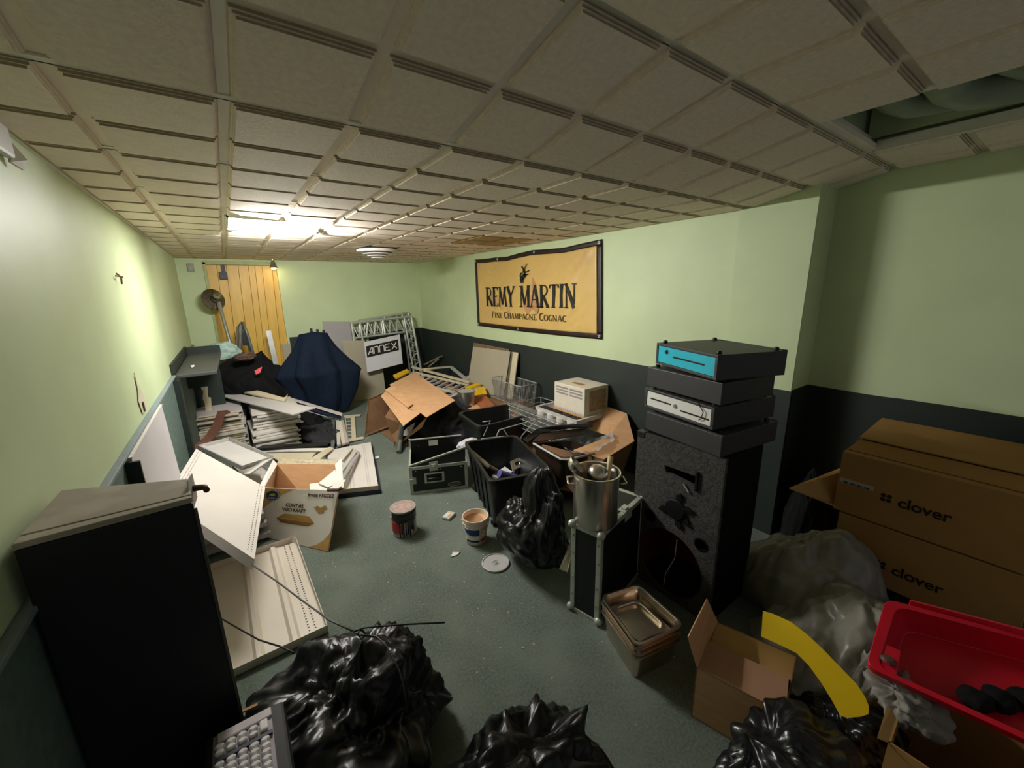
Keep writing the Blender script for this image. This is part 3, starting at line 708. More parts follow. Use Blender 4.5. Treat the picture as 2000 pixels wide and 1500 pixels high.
for z in (.10, .2, .34, .44):
    G().lathe([(.001, .003), (.005, .002), (.006, 0), (.001, 0)], lp(F, -.003, .011, z), 10, -u).done('rivet', chrome, fc)
    G().lathe([(.001, .003), (.005, .002), (.006, 0), (.001, 0)], lp(F, -.003, WC - .011, z), 10, -u).done('rivet', chrome, fc)
g = G(); lb(g, F, (LC * .52, -.006, FH - .05), (LC * .68, -.002, FH + .002)); lb(g, F, (LC * .52, -.004, FH + .002), (LC * .68, .04, FH + .007)); lb(g, F, (LC * .56, .004, FH + .007), (LC * .64, .03, FH + .014)); g.done('latch', alu, fc, bevel=.002)
for (x, y) in ((.04, .011), (.011, .05), (.03, .03)):
    G().lathe([(.006, 0), (.005, .002), (.001, .003)], lp(F, x, y, FH + .003), 10).done('rivet', chrome, fc)

# steel pot on the case
pc = lp(F, .09, .085, FH + .004); PR, PH = .108, .262
pot = thing('stock_pot', 'tall stainless steel pot holding ladles on the flight case', 'pot', pc)
G().lathe([(PR * .5, 0), (PR - .006, 0), (PR, .012), (PR, PH - .012), (PR + .006, PH - .006), (PR + .006, PH), (PR - .001, PH), (PR - .003, PH - .01), (PR - .003, .012), (PR - .01, .006), (.001, .006)], pc, 56).done('body', steel, pot, smooth='auto')
for s in (1, -1):
    dv = (V3((.8, -.6, 0)) * s).normalized(); sd = V3((-dv.y, dv.x, 0)); z = PH - .05
    G().tube([pc + dv * PR + sd * .04 + V3((0, 0, z)), pc + dv * (PR + .03) + sd * .035 + V3((0, 0, z)), pc + dv * (PR + .03) - sd * .035 + V3((0, 0, z)), pc + dv * PR - sd * .04 + V3((0, 0, z))], .005).done('handle', steel, pot, smooth=True)
def ladle(label, c, ax, r, hd, hl, name='ladle', m_=steel):
    c = V3(c); T = thing(name, label, 'ladle', c)
    prof = [(r * math.cos(t), -r * .9 * math.sin(t)) for t in [i * PI / 2 / 8 for i in range(9)]] 
    prof = prof[:-1] + [(.001, -r * .9)]
    inn = [(a * .94, b * .94 + .001) for a, b in prof[::-1]]
    G().lathe(prof[::-1] + [(a, b) for a, b in prof[:1]] + [(r * .95, .001)] + inn[::-1][1:], c, 24, ax, cap=False).done('bowl', m_, T, smooth='auto')
    hd = V3(hd).normalized(); G().bar(c + hd * r * .9, c + hd * (r + hl), .016, .003).done('handle', m_, T)
    return T
ladle('round ladle bowl raised over the left rim of the pot', pc + V3((-.055, .075, PH + .02)), (.55, -.5, .6), .05, (.3, -.25, -.9), .16)
ladle('upturned ladle bowl lying low in the middle of the pot', pc + V3((.005, -.005, PH - .015)), (-.1, .3, -.9), .05, (.7, .3, -.25), .03)
tag(G().tube([pc + V3((.05, -.02, PH - .09)), pc + V3((.075, -.012, PH + .0)), pc + V3((.092, -.004, PH + .05))], [.011, .012, .014], 14).done('wooden_pestle', wood, smooth=True), 'pale wooden handle sticking up from the right of the pot', 'utensil')
tag(G().tube([pc + V3((.02, .03, .02)), pc + V3((.0, .045, PH - .03))], .012, 10).done('whisk_handle', blk, smooth=True), 'dark utensil handle standing inside the pot', 'utensil')

# steel pans stack: four corners at the rim
Rr = Q([(1240, 1272, .2), (1340, 1224, .2), (1240, 1137, .2), (1173, 1160, .2)])
Rr = [V3((1.155, .805, 0)), V3((1.41, .755, 0)), V3((1.455, 1.03, 0)), V3((1.245, 1.085, 0))]
ctr = sum(Rr, V3((0, 0, 0))) / 4
for p in Rr: p.z = .2
def panmesh(rim, dep, taper=.024, nm='food_pan', inner=None):
    lo = [p + V3((0, 0, -dep)) for p in shrink(rim, taper)]
    th = .0016
    L = [rloop([p + V3((0, 0, .003)) for p in shrink(lo, .004)], .03, 5)]
    L = [rloop([p + V3((0, 0, th)) for p in lo], .03, 5), rloop([p + V3((0, 0, -.004)) for p in shrink(rim, .016)], .035, 5), rloop(shrink(rim, .012), .035, 5), rloop(rim, .035, 5), rloop([p - V3((0, 0, .008)) for p in shrink(rim, -.002)], .035, 5), rloop([p - V3((0, 0, .005)) for p in shrink(rim, .013)], .035, 5), rloop(lo, .03, 5)]
    return G().loft(L, True, True)
offs = [(.0, .0), (.002, -.001), (-.002, .002), (.003, .001)]
bt = .104
o = panmesh([V3((p.x, p.y, .132)) for p in Rr], .128, .03).done('food_pan', steeld, smooth='auto'); tag(o, 'deep steel food pan at the bottom of the pan stack', 'pan', 'steel pans in the stack')
names = ['second steel pan from the bottom of the stack', 'middle steel pan of the stack', 'second steel pan from the top, under the one holding a tray', 'topmost full-size steel pan with a small tray inside']
for k in range(4):
    z = .106 + .0235 * (k + 1)
    o = panmesh([V3((p.x + offs[k][0], p.y + offs[k][1], z)) for p in Rr], .062, .03).done('food_pan', steeld, smooth='auto'); tag(o, names[k], 'pan', 'steel pans in the stack')
rim = [V3((p.x, p.y, .1755)) for p in shrink(Rr, .058)]
rim = [p + (ctr - V3((p.x, p.y, 0))) * .02 for p in rim]; rim = [V3((p.x - .012, p.y - .005, .176)) for p in rim]
tag(panmesh(rim, .02, .012).done('small_tray', steeld, smooth='auto'), 'small shallow steel tray lying inside the topmost pan', 'tray')

# ================================================================== OPEN FLIGHT CASE on the floor (middle)
a = pt(803, 966, 0); b = pt(914, 952, 0); v = b - a; Lc = v.length; v.normalize(); n = V3((-v.y, v.x, 0))
F = (V3((a.x, a.y, 0)), v, n, V3((0, 0, 1))); Hc = .235; Dc = .40
oc = thing('open_flight_case', 'black flight case lying open with its lid tilted in, silver edges', 'flight case', lp(F, Lc / 2, Dc / 2, 0))
cl = mat('case_laminate', (20, 21, 20))
lb(G(), F, (0, 0, 0), (Lc, .009, Hc)).done('front_panel', cl, oc)
lb(G(), F, (0, Dc - .009, 0), (Lc, Dc, Hc + .09)).done('rear_panel', cl, oc)
lb(G(), F, (0, .009, 0), (.009, Dc - .009, Hc)).done('side_panel', cl, oc); lb(G(), F, (Lc - .009, .009, 0), (Lc, Dc - .009, Hc)).done('side_panel', cl, oc)
lb(G(), F, (.009, .009, 0), (Lc - .009, Dc - .009, .009)).done('floor_panel', cl, oc)
for lo, hi in [((-.003, -.003, 0), (Lc + .003, .0, .022)), ((-.003, -.003, Hc - .022), (Lc + .003, .012, Hc + .003)), ((-.003, -.003, .022), (.022, .0, Hc - .022)), ((Lc - .022, -.003, .022), (Lc + .003, 0, Hc - .022)), ((-.003, .012, Hc - .015), (.012, Dc, Hc + .003)), ((Lc - .012, .012, Hc - .015), (Lc + .003, Dc, Hc + .003)), ((-.003, Dc - .012, Hc - .02), (.012, Dc + .003, Hc + .10)), ((-.003, Dc - .012, Hc + .085), (Lc, Dc + .003, Hc + .095))]:
    lb(G(), F, lo, hi).done('edge_trim', alu, oc, bevel=.001)
# lid wedge lying slantwise in the mouth
G().slab([lp(F, .01, .004, Hc + .004), lp(F, Lc - .01, .004, Hc + .004), lp(F, Lc - .005, .03, Hc + .105), ], .006, -n).done('lid_side', cl, oc)
G().bar(lp(F, .0, .012, Hc + .010), lp(F, Lc, .036, Hc + .115), .016, .012).done('edge_trim', alu, oc)
latch(F, Lc * .42, Hc - .005, -.004, 'latch', oc, .035)
g = G(); hx = Lc * .42; lb(g, F, (hx - .08, -.006, .085), (hx + .08, -.002, .175)); g.done('handle_plate', alu, oc, bevel=.003)
lb(G(), F, (hx - .062, -.0075, .098), (hx + .062, -.006, .162)).done('handle_recess', gapm, oc)
G().tube([lp(F, hx - .05, -.008, .13), lp(F, hx - .045, -.02, .13), lp(F, hx + .045, -.02, .13), lp(F, hx + .05, -.008, .13)], .008).done('handle_grip', blk, oc, smooth=True)
g = G(); lb(g, F, (-.003, -.005, .09), (.05, -.002, .15)); lb(g, F, (.0, -.016, .1), (.035, -.005, .14)); g.done('latch', alu, oc, bevel=.002)
bc = lp(F, Lc * .76, -.004, .05)
G().tube([bc + v * (.052 * math.cos(t)) + V3((0, 0, .018 * math.sin(t))) for t in [2 * PI * i / 28 for i in range(28)]], .0022, 6, True).done('oval_badge', alu, oc)
G().tube([bc + v * (-.035 + .007 * i) + V3((0, 0, .006 * (-1) ** i)) for i in range(11)], .0016, 6).done('badge_script', alu, oc)
for x in (.05, .25, .42, Lc - .05):
    G().lathe([(.006, 0), (.005, .002), (.001, .003)], lp(F, x, -.002, Hc - .035), 10, -n).done('rivet', chrome, oc)
lb(G(), F, (.17, Dc - .0115, Hc + .02), (.25, Dc - .009, Hc + .07)).done('paper_label', paper, oc)
for x in (.08, .3): G().lathe([(.006, 0), (.005, .002), (.001, .003)], lp(F, x, Dc - .01, Hc + .03), 10, -n).done('rivet', chrome, oc)
g = G()
for k in range(8):
    q = lp(F, .14 + rnd.uniform(0, .2), .12 + rnd.uniform(0, .2), .02 + .01 * k); g.bar(q, q + V3((rnd.uniform(-.06, .06), rnd.uniform(-.06, .06), .02)), .015, .004)
tag(g.done('metal_scraps', alu, kind='stuff'), 'loose metal scraps lying in the open flight case', 'scraps')
bag('plastic_bag', lp(F, Lc + .06, Dc - .02, Hc + .0), (.11, .07, .045), mat('pale_bag_film', (206, 204, 214), rough=.5, bump=.2, bscale=30), 'crumpled white plastic bag between the open case and the tote', seed=5, sub=5, fold=.25)

# ================================================================== BLACK TOTE and tubs
def totebox(name, label, rim, base, mt, th=.012, r=.05):
    T = thing(name, label, 'tote', V3((sum(p.x for p in base) / 4, sum(p.y for p in base) / 4, base[0].z)))
    tub(rim, base, th, r).done('body', mt, T, bevel=.002, smooth='auto'); return T
tm = mat('tote_plastic', (26, 27, 28), rough=.42, var=.35, scale=18, bump=.12, bscale=45, spec=.5)
rim = [pt(961, 941, .39), pt(1068, 922, .39), pt(1000, 850, .40), pt(908, 868, .40)]
rim = [V3((1.245, 2.045, .40)), V3((1.665, 1.93, .40)), V3((1.86, 2.62, .40)), V3((1.45, 2.76, .40))]
c_ = sum(rim, V3((0, 0, 0))) / 4
base = [V3((c_.x + (p.x - c_.x) * .84, c_.y + (p.y - c_.y) * .86, .035)) for p in rim]
te = totebox('storage_tote', 'big open black wheeled tote in the middle of the floor', rim, base, tm)
for k in range(4):
    a, b = rim[3].lerp(rim[0], .2 + .2 * k), base[3].lerp(base[0], .2 + .2 * k); a = a + V3((0, 0, -.03))
    o_ = V3((-1, 0, 0)); G().bar(a + o_ * .004, b + o_ * .004, .02, .012, (1, 0, 0)).done('rib', tm, te)
for t in (.08, .92):
    q = base[0].lerp(base[3], t); G().lathe([(.034, -.015), (.034, .015)], V3((q.x + .02, q.y, .034)), 20, (.3, -1, 0)).done('wheel', blk, te)
    q = base[1].lerp(base[2], t); G().lathe([(.034, -.015), (.034, .015)], V3((q.x - .02, q.y, .034)), 20, (.3, -1, 0)).done('wheel', blk, te)
g = G(); q0, q1 = rim[3].lerp(rim[2], .3), rim[3].lerp(rim[2], .75); g.tube([q0 + V3((0, -.01, -.03)), q0 + V3((0, -.01, .012)), q1 + V3((0, -.01, .012)), q1 + V3((0, -.01, -.03))], .006); g.done('wire_handle', zinc, te)
tag(G().tube([pt(916, 880, .34), pt(955, 912, .24), pt(1000, 935, .12)], [.022, .02, .014], 12).done('dirty_roller', mat('dirty_roller', (110, 98, 74), rough=.9, var=.5, scale=25, bump=.4)), 'dirt-crusted paint roller tube leaning inside the black tote', 'roller')
q = pt(1010, 905, .22); T = thing('metal_fixture', 'square chrome fixture plate with a hole in the tote', 'fixture', q)
G().plate([[(-.055, -.045), (.055, -.045), (.055, .045), (-.055, .045)], circ(0, 0, .018)], .006, q, (.9, -.3, .3), (.2, .7, .6)).done('plate', chrome, T, bevel=.002)
G().tube([q + V3((.0, .01, -.02)), q + V3((-.05, .0, -.10))], .02, 14).done('neck', chrome, T, smooth=True)
T = thing('spray_can', 'blue and white aerosol can lying in the tote', 'can', pt(985, 925, .15))
A, B = pt(975, 925, .20), pt(1005, 934, .13); G().tube([A, B], .033, 18).done('can_body', mat('can_blue', (96, 96, 160), rough=.35), T, smooth='auto')
ax = (B - A).normalized(); G().lathe([(.033, 0), (.02, .012), (.01, .02), (.001, .02)], B, 16, ax).done('can_top', alu, T)
tag(G().slab([pt(960, 932, .16), pt(985, 915, .16), pt(1000, 925, .14), pt(975, 940, .14)], .02).done('plastic_wrapper', paper), 'white wrapper scrap beside the can inside the tote', 'wrapper')
bag('crumpled_rag', V3((1.55, 2.3, .06)), (.17, .25, .07), clothk, 'dark rag heaped in the bottom of the tote', 'rag', seed=9, sub=5)

# rear tub
rim = [V3((1.78, 3.10, .36)), V3((2.44, 3.12, .36)), V3((2.47, 3.56, .36)), V3((1.84, 3.64, .36))]
c_ = sum(rim, V3((0, 0, 0))) / 4; base = [V3((c_.x + (p.x - c_.x) * .86, c_.y + (p.y - c_.y) * .86, .004)) for p in rim]
t2 = totebox('storage_tub', 'low open black tub behind the tote, with a wide rolled rim', rim, base, tm, .014, .09)
tag(G().lathe([(.05, 0), (.06, .01), (.06, .03), (.05, .03)], V3((2.05, 3.35, .02)), 20).done('wire_coil', ply), 'tan ring lying inside the low black tub', 'ring')
bag('black_rag', V3((2.15, 3.35, .05)), (.22, .16, .07), clothk, 'black cloth bunched in the low black tub', 'rag', seed=19, sub=5)
# wire trolley handle between tub and tote
hf = thing('wire_handle_frame', 'bent grey wire frame between the low tub and the tote', 'frame', (1.75, 2.85, .0))
G().tube([pt(970, 852, .42), pt(975, 840, .46), pt(1062, 815, .46), pt(1110, 840, .44)], .006).done('rail', zinc, hf, smooth=True)
G().tube([pt(983, 838, .46), pt(992, 852, .40)], .005).done('strut', zinc, hf)
G().tube([pt(1050, 818, .46), pt(1020, 850, .35), V3((1.95, 2.85, .0))], .005).done('strut', zinc, hf)
G().tube([pt(970, 852, .42), V3((1.62, 2.86, .0))], .005).done('strut', zinc, hf)
G().tube([pt(943, 824, .36), pt(958, 822, .38), pt(944, 852, .30)], .004).done('strut', zinc, hf)

# open black crate with liner and carton flaps (right of the tote)
cr = thing('cardboard_carton', 'open flattened carton with a clear plastic liner against the right wall', 'carton', (2.35, 2.3, 0))
P = Q([(1150, 790, .62), (1185, 796, .62), (1223, 808, .6), (1238, 860, .42), (1158, 852, .40)])
KA, KB = pt(1190, 796, x=2.70), pt(1224, 808, x=2.715)
G().slab([pt(1148, 792, x=2.70), KA] + Q([(1190, 852, .40), (1148, 838, .40)]), .005).done('flap', card, cr)
G().slab([KA, KB] + Q([(1239, 862, .38), (1190, 852, .40)]), .005).done('flap', card, cr)
G().slab(Q([(1198, 850, .40), (1239, 862, .385), (1180, 898, .37), (1120, 880, .385)]), .005).done('flap', card, cr)
G().slab(Q([(1239, 862, .38), (1180, 898, .365)]) + [V3((2.02, 1.86, .1)), V3((2.38, 1.92, .1))], .006).done('side', cardd, cr)
G().slab(Q([(1239, 862, .38)]) + [V3((2.38, 1.92, .1)), V3((2.62, 2.5, .1)), KB], .006).done('side', cardd, cr)
G().slab(Q([(1180, 898, .365)]) + [V3((2.02, 1.86, .1)), V3((1.80, 2.35, .1)), pt(1060, 868, .36)], .006).done('side', cardd, cr)
G().slab([V3((2.02, 1.86, .1)), V3((2.38, 1.92, .1)), V3((2.62, 2.6, .1)), V3((1.82, 2.4, .1))], .006).done('bottom', cardd, cr)
LO = [pt(a, b, .405 if a > 1150 else .40) for a, b in [(1106, 884), (1140, 890), (1175, 880), (1200, 862), (1193, 846), (1174, 834), (1150, 829), (1132, 834)]]
LI = [pt(a, b, .20) for a, b in [(1098, 872), (1112, 878), (1126, 878), (1134, 872), (1134, 866), (1126, 862), (1114, 860), (1104, 864)]]
def lin(L, t): k = t * (len(L) - 1); i = min(len(L) - 2, int(k)); return L[i].lerp(L[i + 1], k - i)
G().grid(lambda u, v: lin(LI, u).lerp(lin(LO, u), v) + V3((0, 0, (.012 * math.sin(u * 90) + .012 * math.sin(u * 37 + 2)) * math.sin(PI * min(v, .5 + v * .3)) + .02 * v * v)), 140, 10).done('plastic_liner', film, cr, smooth=True)
lm = mat('tote_lid_plastic', (34, 34, 35), rough=.35, var=.3, scale=14, bump=.15, bscale=30)
ld = thing('tote_lid', 'black tote lid standing tilted over the lined bin', 'lid', pt(1100, 850, .38))
G().slab(Q([(1022, 857, .40), (1050, 836, .46), (1090, 830, .5), (1158, 826, .53), (1157, 834, .50), (1100, 838, .46), (1055, 846, .42), (1030, 864, .38)]), .018).done('rim', lm, ld, bevel=.004)
G().slab(Q([(1030, 862, .375), (1056, 846, .42), (1150, 836, .48), (1125, 852, .41), (1060, 862, .385)]), .008).done('panel', mat('lid_inner', (58, 44, 34), rough=.35, var=.3), ld)
bb = thing('plastic_bin', 'shallow brown-black bin with a pale rim behind the steel pot', 'bin', (1.95, 2.2, .0))
rimc = [pt(1098, 896, .37), pt(1161, 885, .37), pt(1118, 860, .37), pt(1042, 866, .37)]
basec = [V3((p.x * .9 + .19, p.y * .9 + .24, .012)) for p in rimc]
tub(rimc, basec, .01, .04).done('body', mat('bin_brown', (46, 34, 26), rough=.35, var=.3), bb, smooth='auto')
G().tube([pt(1042, 866, .385), pt(1052, 872, .385), pt(1095, 897, .385), pt(1108, 898, .385), pt(1161, 886, .385)], .009).done('rim_edge', whiteg, bb, smooth=True)

# wire baskets, bottle tray, louvred box against the wall
wk = thing('wire_basket', 'round-cornered silver wire basket by the leaning panels', 'basket', (2.55, 3.62, .3))
def wire_loop(z, x0, x1, y0, y1, r=.05): return rloop([V3((x0, y0, z)), V3((x1, y0, z)), V3((x1, y1, z)), V3((x0, y1, z))], r, 4)
bx0, bx1, by0, by1 = 2.45, 2.70, 3.35, 3.95
Lt, Lb = wire_loop(.60, bx0, bx1, by0, by1), wire_loop(.36, bx0 + .02, bx1 - .02, by0 + .02, by1 - .02)
for L_, r_ in ((Lt, .0065), (Lb, .006), ([a.lerp(b, .5) for a, b in zip(Lt, Lb)], .002)): G().tube(L_, r_, 6, True).done('hoop', zinc, wk)
def resamp(L, n):
    ln = [0]; 
    for i in range(len(L)): ln.append(ln[-1] + (L[(i + 1) % len(L)] - L[i]).length)
    out = []
    for k in range(n):
        s_ = ln[-1] * k / n; i = max(j for j in range(len(L)) if ln[j] <= s_); t = (s_ - ln[i]) / max(1e-9, ln[i + 1] - ln[i]); out.append((i, t))
    return out
for i, t in resamp(Lt, 64):
    a = Lt[i].lerp(Lt[(i + 1) % len(Lt)], t); b = Lb[i].lerp(Lb[(i + 1) % len(Lb)], t); G().tube([a, b], .0036, 5).done('wire', zinc, wk)
for k in range(9):
    y = by0 + .04 + k * .065; G().tube([V3((bx0 + .02, y, .36)), V3((bx1 - .02, y, .36))], .0018, 5).done('wire', zinc, wk)
# box under the basket
cb = thing('cardboard_box', 'closed brown carton under the wire basket at the wall', 'box', (2.56, 3.65, 0))
G().box((2.42, 3.33, 0), (2.71, 3.98, .345)).done('body', cardd, cb, bevel=.003)
G().box((2.43, 3.62, .345), (2.70, 3.68, .3465)).done('tape', ply, cb)
rk = thing('wire_rack', 'low stack of zinc wire shelving below the bottle tray', 'rack', (2.45, 2.75, 0))
for k in range(5):
    z = .455 - k * .055; x0 = 2.24 + .012 * k
    G().tube(rloop([V3((x0, 2.5, z)), V3((2.69, 2.5, z)), V3((2.69, 3.3, z)), V3((x0, 3.3, z))], .02, 3), .005, 6, True).done('rail', zinc, rk)
    for q in range(5):
        x = x0 + .03 + q * .018; G().tube([V3((x, 2.51, z)), V3((x, 3.29, z))], .0022, 5).done('wire', zinc, rk)
for x, y in ((2.26, 2.52), (2.68, 2.52), (2.26, 3.28), (2.68, 3.28)): G().tube([V3((x, y, 0)), V3((x, y, .46))], .007, 8).done('post', zinc, rk)
for q in range(6): G().tube([V3((2.25, 2.56 + q * .12, .44)), V3((2.30, 2.62 + q * .12, .24))], .0022, 5).done('wire', zinc, rk)
tr = thing('bottle_tray', 'white plastic tray with round cups sitting on the wire rack', 'tray', (2.42, 2.95, .46))
# louvred box corners
BA, BB_, BC = pt(1083, 745, x=2.42), pt(1142, 770, x=2.42), pt(1170, 764, x=2.70)
ytf, ytn, ztp = BA.y, BB_.y, (BA.z + BB_.z) / 2
x0b = 2.42; x1b = 2.72
zt_ = BA.z; zb_ = pt(1134, 820, x=x0b).z
ty0, ty1 = ytn - .03, ytf + .12
o_ = tub([V3((2.30, ty0, zb_ + .035)), V3((2.70, ty0, zb_ + .035)), V3((2.70, ty1, zb_ + .035)), V3((2.30, ty1, zb_ + .035))], [V3((2.33, ty0 + .03, zb_ - .01)), V3((2.68, ty0 + .03, zb_ - .01)), V3((2.68, ty1 - .03, zb_ - .01)), V3((2.33, ty1 - .03, zb_ - .01))], .006, .02)
o_.done('tray_body', whiteg, tr, smooth='auto')
n_ = 4
for k in range(n_):
    y = ty0 + (ty1 - ty0) * (k + .5) / n_
    G().lathe([(.002, -.10), (.035, -.095), (.052, -.06), (.056, 0), (.048, 0), (.002, -.01)], V3((2.325, y, zb_ + .015)), 20).done('cup', white, tr, smooth='auto')
    G().box((2.325, y - .06, zb_ + .022), (2.40, y + .06, zb_ + .03)).done('dark_well', gapm, tr)
G().box((2.30, 2.5, .0), (2.7, 3.3, .012)).done('foot_board', cardd, rk)
bx_ = thing('louvred_box', 'cream louvred metal box with a top carry slot on the bottle tray', 'box', (2.57, (ytn + ytf) / 2, zb_))
G().box((x0b, ytn, zb_), (x1b, ytf, zt_)).done('case', mat('cream_case', (226, 216, 200), rough=.5, var=.05), bx_, bevel=.004)
G().box((x0b - .002, ytn + .005, zb_), (x0b, ytf - .005, zb_ + .045)).done('base_strip', mat('tan_strip', (212, 158, 96), rough=.7), bx_)
for r_ in range(3):
    for s_ in range(2):
        zz = zt_ - .045 - r_ * .027; ya = ytn + .03 + s_ * (ytf - ytn - .04) / 2; G().box((x0b - .002, ya, zz), (x0b + .0, ya + (ytf - ytn) / 2 - .04, zz + .016)).done('louvre', mat('louvre_grey', (150, 144, 140), rough=.6), bx_)
for k in range(12):
    y = ytn + .02 + k * (ytf - ytn - .04) / 11; G().lathe([(.001, .003), (.012, .003), (.012, 0)], V3((x0b - .001, y, zb_ + .048)), 10, (-1, 0, 0)).done('scallop', whiteg, bx_)
G().box((x0b + .08, ytn + .12, zt_ - .001), (x0b + .13, ytf - .14, zt_ + .002)).done('carry_slot', ply, bx_)
G().box((x0b + .06, ytn - .002, zb_ + .07), (x1b - .03, ytn, zt_ - .03)).done('stained_label', mat('stain', (176, 150, 120), rough=.8, var=.3, scale=30), bx_)

# ================================================================== PANELS LEANING ON THE RIGHT WALL
def lean(name, label, quad, t, mt, cat='panel', group=None, **k):
    g = G().slab(quad, t, k.get('n')); return tag(g.done(name, mt, bevel=.002), label, cat, group)
def wallq(L, off): return [pt(a, b, x=XR - o) for (a, b), o in zip(L, off)]
lean('leaning_panel', 'tall cream panel leaning on the right wall, nearest the room', [pt(923, 677, x=2.70), pt(998, 686, x=2.70), pt(983, 790, 0.12), pt(918, 772, 0.12)], .02, beigeb)
def lq(px0, px1, top0, top1, xt, xb, zb=0.0):
    """panel leaning on the right wall: top edge at x=xt, foot at x=xb"""
    A = pt(px0, top0, x=xt); B = pt(px1, top1, x=xt); return [A, B, V3((xb, B.y, zb)), V3((xb, A.y, zb))]
bpy.data.objects.remove(bpy.data.objects['leaning_panel'])
lean('leaning_panel', 'tall cream panel leaning on the right wall, front of the three', lq(924, 998, 677, 687, 2.69, 2.50), .018, beigeb, n=(-1, 0, .2))
lean('leaning_panel', 'cream panel with a dark edge behind the front one on the right wall', lq(950, 1012, 680, 689, 2.708, 2.54), .014, cream, n=(-1, 0, .2))
lean('leaning_panel', 'brown-edged board peeking above the cream panels on the right wall', lq(925, 994, 669, 682, 2.722, 2.57), .012, mat('brown_board', (120, 100, 72), rough=.7), n=(-1, 0, .2))
q = lq(997, 1000, 687, 688, 2.684, 2.495); tag(G().tube([(q[0] + q[1]) / 2 + V3((-.006, 0, 0)), (q[2] + q[3]) / 2 + V3((-.006, 0, .01))], .007, 8).done('dark_rod', blk), 'thin black rod along the edge of the front leaning panel', 'rod')
tag(G().tube([pt(958, 772, .38), pt(985, 775, .40), pt(1000, 790, .36), pt(1030, 800, .34), V3((2.5, 3.3, .36))], .004).done('loose_cable', blk, smooth=True), 'loose black cable across the foot of the leaning panels', 'cable')
# ================================================================== BACK WALL GROUP
def bq(L, yt, yb):
    """leaning on the back wall: L = TL, TR, BR, BL pixels"""
    return [pt(*L[0], y=yt), pt(*L[1], y=yt), pt(*L[2], y=yb), pt(*L[3], y=yb)]
def bql(l, r, tpy, yt=6.58, yb=6.38, z0=0.0):
    A = pt(l, tpy, y=yt); B = pt(r, tpy, y=yt); return [A, B, V3((B.x, yb, z0)), V3((A.x, yb, z0))]
lean('leaning_panel', 'tall grey laminate panel beside the navy cloth on the back wall', bql(630, 683, 628), .02, greylam, n=(0, -1, .1))
lean('leaning_panel', 'beige board leaning in front of the truss, left of the sign', bql(668, 713, 665, 6.30, 6.22), .016, beigeb, n=(0, -1, .1))
lean('leaning_panel', 'low beige board behind the bottom of the white sign', [pt(685, 722, y=6.24), pt(748, 722, y=6.24), V3((pt(748, 722, y=6.24).x, 6.2, 0)), V3((pt(685, 722, y=6.24).x, 6.2, 0))], .012, beigeb, n=(0, -1, .1))
lean('leaning_panel', 'narrow beige strip behind the navy cloth at the pine panel', bql(550, 566, 672, 6.58, 6.5), .015, beigeb, n=(0, -1, .1))
lean('leaning_panel', 'small cream board at the foot of the navy cloth', [pt(600, 700, y=6.2), pt(652, 700, y=6.2), V3((pt(652, 700, y=6.2).x, 6.05, 0)), V3((pt(600, 700, y=6.2).x, 6.05, 0))], .012, cream, n=(0, -1, .1))
# sign
A = pt(711, 668, y=6.18); B = pt(781, 653, y=6.18); C_ = pt(790, 714, y=6.10); D = pt(717, 723, y=6.10)
ux = (B - A).normalized(); W_ = (B - A).length; uy = (A - D).normalized(); Hs = ((A - D).length + (B - C_).length) / 2; nn = ux.cross(uy).normalized()
sg = thing('sign_board', 'white sign box with a black lettered band by the truss', 'sign', (A + C_) / 2 - V3((0, 0, Hs / 2)))
G().slab([A, B, B - uy * Hs, A - uy * Hs], .05, nn).done('box', mat('sign_white', (214, 214, 218), rough=.4, var=.02), sg, bevel=.006)
bo = D + ux * .02 + uy * Hs * .4
G().slab([bo + nn * .002, bo + ux * (W_ - .06) + nn * .002, bo + ux * (W_ - .06) + uy * .17 + nn * .002, bo + uy * .17 + nn * .002], .002, nn).done('band', mat('sign_black', (16, 16, 18), rough=.4), sg)
Lw = (W_ - .10) / 5
def sgp(x, y): return bo + ux * (.02 + x * Lw) + uy * (.035 + y * .1) + nn * .0035
for P in [[(0, 0), (.62, 1), (.8, 1), (.8, 0)], [(1.0, 0), (1.0, .9), (1.1, 1), (1.6, 1), (1.75, .9), (1.75, 0)], [(1.95, 0), (1.95, .9), (2.05, 1), (2.55, 1), (2.7, .9), (2.7, 0)], [(3.7, 1), (3.0, 1), (2.9, .9), (2.9, .1), (3.0, 0), (3.7, 0)], [(4.0, 1), (4.85, 0)]]:
    g = G()
    for a, b in zip(P, P[1:]): g.bar(sgp(*a), sgp(*b), .012, .002, nn)
    g.done('letter', paper, sg)
for P in ([(.3, .35), (.8, .35)], [(3.0, .5), (3.55, .5)], [(4.0, 0), (4.85, 1)]): G().bar(sgp(*P[0]), sgp(*P[1]), .012, .002, nn).done('letter', paper, sg)
